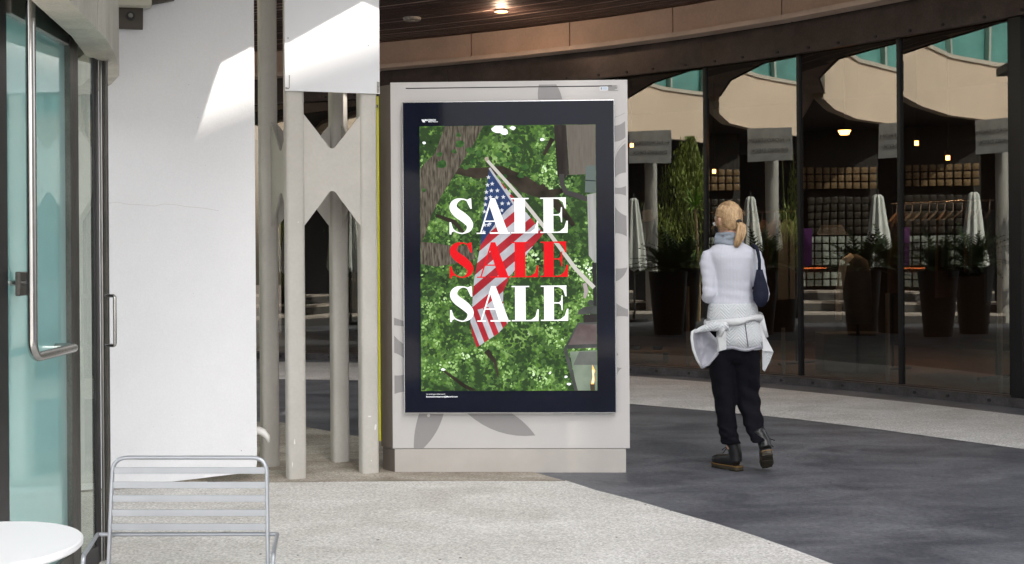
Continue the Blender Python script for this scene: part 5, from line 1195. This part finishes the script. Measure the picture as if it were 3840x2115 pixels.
# tied jacket
bm = NB()
def wring(zy, rx, ry, cx=268, wav=0, tilt=0): return (X(cx, zy), 0, Z(zy), rx, ry, 0, tilt)
loft(bm, [wring(536, .152, .110), wring(560, .160, .118), wring(600, .166, .124), wring(625, .162, .122)], 40); b2 = remesh(bm, .009, 2); wp('jacket_body', b2, m_quilt, smooth=True)
bm = NB(); loft(bm, [wring(605, .158, .120, 272), wring(650, .166, .128, 282), wring(700, .172, .134, 290), wring(752, .178, .140, 292)], 48)
for v_ in bm.verts: v_.co.z += (.010 * sin(v_.co.x * 28 + 1)) * (v_.co.z < Z(720)); v_.co.y -= .004 * (1 + sin(v_.co.x * 50))
wp('jacket_skirt', bm, m_quilt, smooth=True)
def surf(zx, zy, off=.004):
    """point on the back of the jacket skirt"""
    t_ = (zy - 605) / 147; rx = .158 + .02 * t_; ry = .12 + .02 * t_; x = X(zx, zy) - X(272 + 20 * t_, zy); k = min(.98, abs(x) / rx)
    return V(X(zx, zy), -ry * sqrt(1 - k * k) - off, Z(zy))
for a_, b_ in (((214, 655), (217, 748)), ((308, 622), (322, 742)), ((390, 625), (393, 752))):
    bm = NB(); tube(bm, [surf(a_[0] + (b_[0] - a_[0]) * t_ / 5, a_[1] + (b_[1] - a_[1]) * t_ / 5, .007) for t_ in range(6)], .0035, 6); wp('jacket_seam', bm, M('grey_piping', (.10, .10, .11), .7))
bm = NB(); tube(bm, [surf(zx, 750 + 6 * sin(zx / 22.), .006) for zx in range(213, 400, 11)], [.011] * 17, 8); wp('jacket_hem', bm, m_lin, smooth=True)
# rolled waist band, dipping to the left
bm = NB(); P_ = []
for k in range(41):
    a_ = k / 40 * 2 * pi; x = X(272, 620) + cos(a_) * .176; P_.append(V(x, sin(a_) * .138, Z(618) + (x - .02) * .12 + .006 * sin(a_ * 5)))
tube(bm, P_, [.020 + .004 * sin(k * .9) for k in range(41)], 12, cap=False); wp('jacket_waist_roll', bm, m_plain, smooth=True)
bm = NB(); tube(bm, [surf(212, 625, .02), surf(204, 655, .03), surf(190, 690, .035)], [.022, .019, .014], 10); wp('jacket_strap', bm, m_plain, smooth=True)
# left front panel, blown open and showing its grey lining
rim = [(112, 650, -.02), (80, 662, -.05), (60, 672, -.075), (56, 700, -.09), (62, 750, -.10), (82, 803, -.09), (106, 842, -.07), (140, 826, -.06), (186, 770, -.06), (180, 735, -.08), (165, 695, -.10), (140, 665, -.07)]
RP = [V(X(a_, b_), c_ - .03, Z(b_)) for a_, b_, c_ in rim]
bm = NB(); cen = V(X(118, 745), -.055, Z(745)); cv = bm.verts.new(cen); rv = [bm.verts.new(p) for p in RP]; mv = [bm.verts.new(p.lerp(cen, .5) + V(0, .02 + .012 * (i % 2), 0)) for i, p in enumerate(RP)]; n_ = len(RP)
for i in range(n_): bm.faces.new((rv[i], rv[(i + 1) % n_], mv[(i + 1) % n_], mv[i])); bm.faces.new((mv[i], mv[(i + 1) % n_], cv))
bmesh.ops.subdivide_edges(bm, edges=bm.edges[:], cuts=2, use_grid_fill=True); bmesh.ops.solidify(bm, geom=bm.faces[:], thickness=-.004); wp('jacket_lining', bm, m_lin, smooth=True)
bm = NB(); tube(bm, RP[1:7], [.008, .009, .009, .009, .008, .006], 8); wp('jacket_edge', bm, m_plain, smooth=True)
bm = NB(); tube(bm, RP[6:9], .010, 8); wp('jacket_lining_hem', bm, m_lin, smooth=True)
bm = NB(); tube(bm, [V(X(232, 640), -.125, Z(640)), V(X(190, 650), -.115, Z(645)), V(X(150, 655), -.10, Z(646)), V(X(105, 665), -.085, Z(660)), V(X(66, 678), -.09, Z(674))], [.03, .034, .030, .020, .008], 16)
b2 = remesh(bm, .008, 3); 
wp('jacket_sleeve', b2, m_quilt, smooth=True)
bm = NB(); vs5 = [V(X(a_, b_), c_, Z(b_)) for a_, b_, c_ in ((180, 690, -.12), (216, 665, -.138), (219, 752, -.142), (190, 762, -.12), (182, 772, -.10), (170, 700, -.10))]; plate(bm, vs5, (0, 1, 0), .008); wp('jacket_side_panel', bm, m_plain)
bm = NB(); vs5 = [V(X(a_, b_), c_, Z(b_)) for a_, b_, c_ in ((388, 620, -.07), (400, 640, -.05), (420, 700, -.05), (456, 772, -.06), (436, 768, -.07), (400, 765, -.08), (392, 750, -.085))]
plate(bm, vs5, (0, 1, 0), .009); wp('jacket_side_panel', bm, m_plain)
bm = NB(); vs5 = [V(X(a_, b_), c_, Z(b_)) for a_, b_, c_ in ((400, 766, -.07), (436, 769, -.062), (457, 773, -.05), (440, 820, -.045), (417, 866, -.04), (405, 858, -.05))]
plate(bm, vs5, (0, 1, 0), .009); wp('jacket_corner', bm, m_quilt)
bm = NB(); tube(bm, [V(X(398, 610), -.06, Z(610)), V(X(408, 650), -.065, Z(650)), V(X(424, 700), -.06, Z(700))], [.018, .016, .011], 10); wp('jacket_cuff', bm, m_plain, smooth=True)
# shoulder bag
bm = NB(); by_ = -.125
loft(bm, [(X(385, 553), by_, Z(554), .006, .006), (X(385, 545), by_, Z(545), .028, .020), (X(384, 520), by_, Z(520), .046, .032), (X(384, 485), by_, Z(485), .052, .036), (X(383, 445), by_, Z(445), .042, .030), (X(381, 410), by_ + .005, Z(410), .030, .022), (X(380, 375), by_ + .012, Z(375), .020, .014)], 24)
for v_ in bm.verts: v_.co.y += .004 * sin(v_.co.x * 260)
wp('shoulder_bag', bm, m_bag, smooth=True)
bm = NB(); P_ = [V(X(380, 385), by_ + .012, Z(385)), V(X(379, 330), -.118, Z(330)), V(X(374, 290), -.104, Z(290)), V(X(370, 266), -.07, Z(266)), V(X(366, 256), -.01, Z(257)), V(X(368, 268), .06, Z(268)), V(X(376, 330), .115, Z(330))]
tube(bm, P_, [.010, .0105, .0105, .0105, .010, .010, .01], 8); wp('bag_strap', bm, m_bag, smooth=True)
# boots
def boot(T, shaft_top, lace):
    bm = NB(); Ti = T.inverted(); st = Ti @ shaft_top
    tube(bm, [(0, .045, .052), (0, .10, .056), (0, .16, .048), (0, .215, .040), (0, .252, .036)], [.036, .040, .042, .041, .032], 16)
    tube(bm, [(0, .055, .05), (0, .058, .10), st.lerp(V(0, .058, .10), .5), st + (st - V(0, .058, .10)) * .25], [.040, .043, .044, .046], 18)
    b_ = remesh(bm, .007, 3); b_.transform(T); root = wp('boot', b_, m_boot, smooth=True)
    ol = [(.0, .012), (.028, .018), (.036, .03), (.033, .09), (.040, .15), (.044, .20), (.038, .235), (.020, .262), (0, .268)]; ol = ol + [(-a_, b__) for a_, b__ in ol[1:-1][::-1]]
    bm = NB(); prism(bm, ol, 0, .020); bmesh.ops.bevel(bm, geom=bm.edges[:], offset=.003, segments=1, affect='EDGES')
    for k in range(9):
        if k != 3: box(bm, -.033, .033, .020 + k * .026, .036 + k * .026, -.005, .0005)
    bm.transform(T); o_ = part('sole', bm, m_sole, None); o_.parent = root
    bm = NB(); prism(bm, [(a_ * 1.04, b__ * 1.01) for a_, b__ in ol], .0205, .026); bm.transform(T); o_ = part('welt', bm, M('yellow_welt', (.16, .09, .025), .6), None); o_.parent = root
    bm = NB(); p = T @ V(0, .115, .12)
    for q in lace: tube(bm, [p, p + V(*q) * .5 + V(0, 0, .018), p + V(*q)], .003, 6)
    o_ = part('bootlace', bm, m_black, None); o_.parent = root
TL = Matrix.Translation((X(308, 1340), -.045, .008)) @ Matrix.Rotation(R(35), 4, 'Z')
boot(TL, V(X(265, 1200), .0, Z(1200)), [(-.05, -.01, .0), (-.045, -.02, -.02), (.02, -.03, .02)])
h_, t_ = V(X(402, 1238), -.215, .150), V(X(436, 1350), .010, .014); fy = (t_ - h_).normalized(); fx = V(1, 0, .12); fx = (fx - fy * fx.dot(fy)).normalized(); fz = fx.cross(fy)
TRm = Matrix((fx, fy, fz)).transposed().to_4x4(); TRm.translation = h_
boot(TRm, V(X(378, 1150), -.10, Z(1150)), [(.06, -.06, .02), (.05, -.07, -.02)])
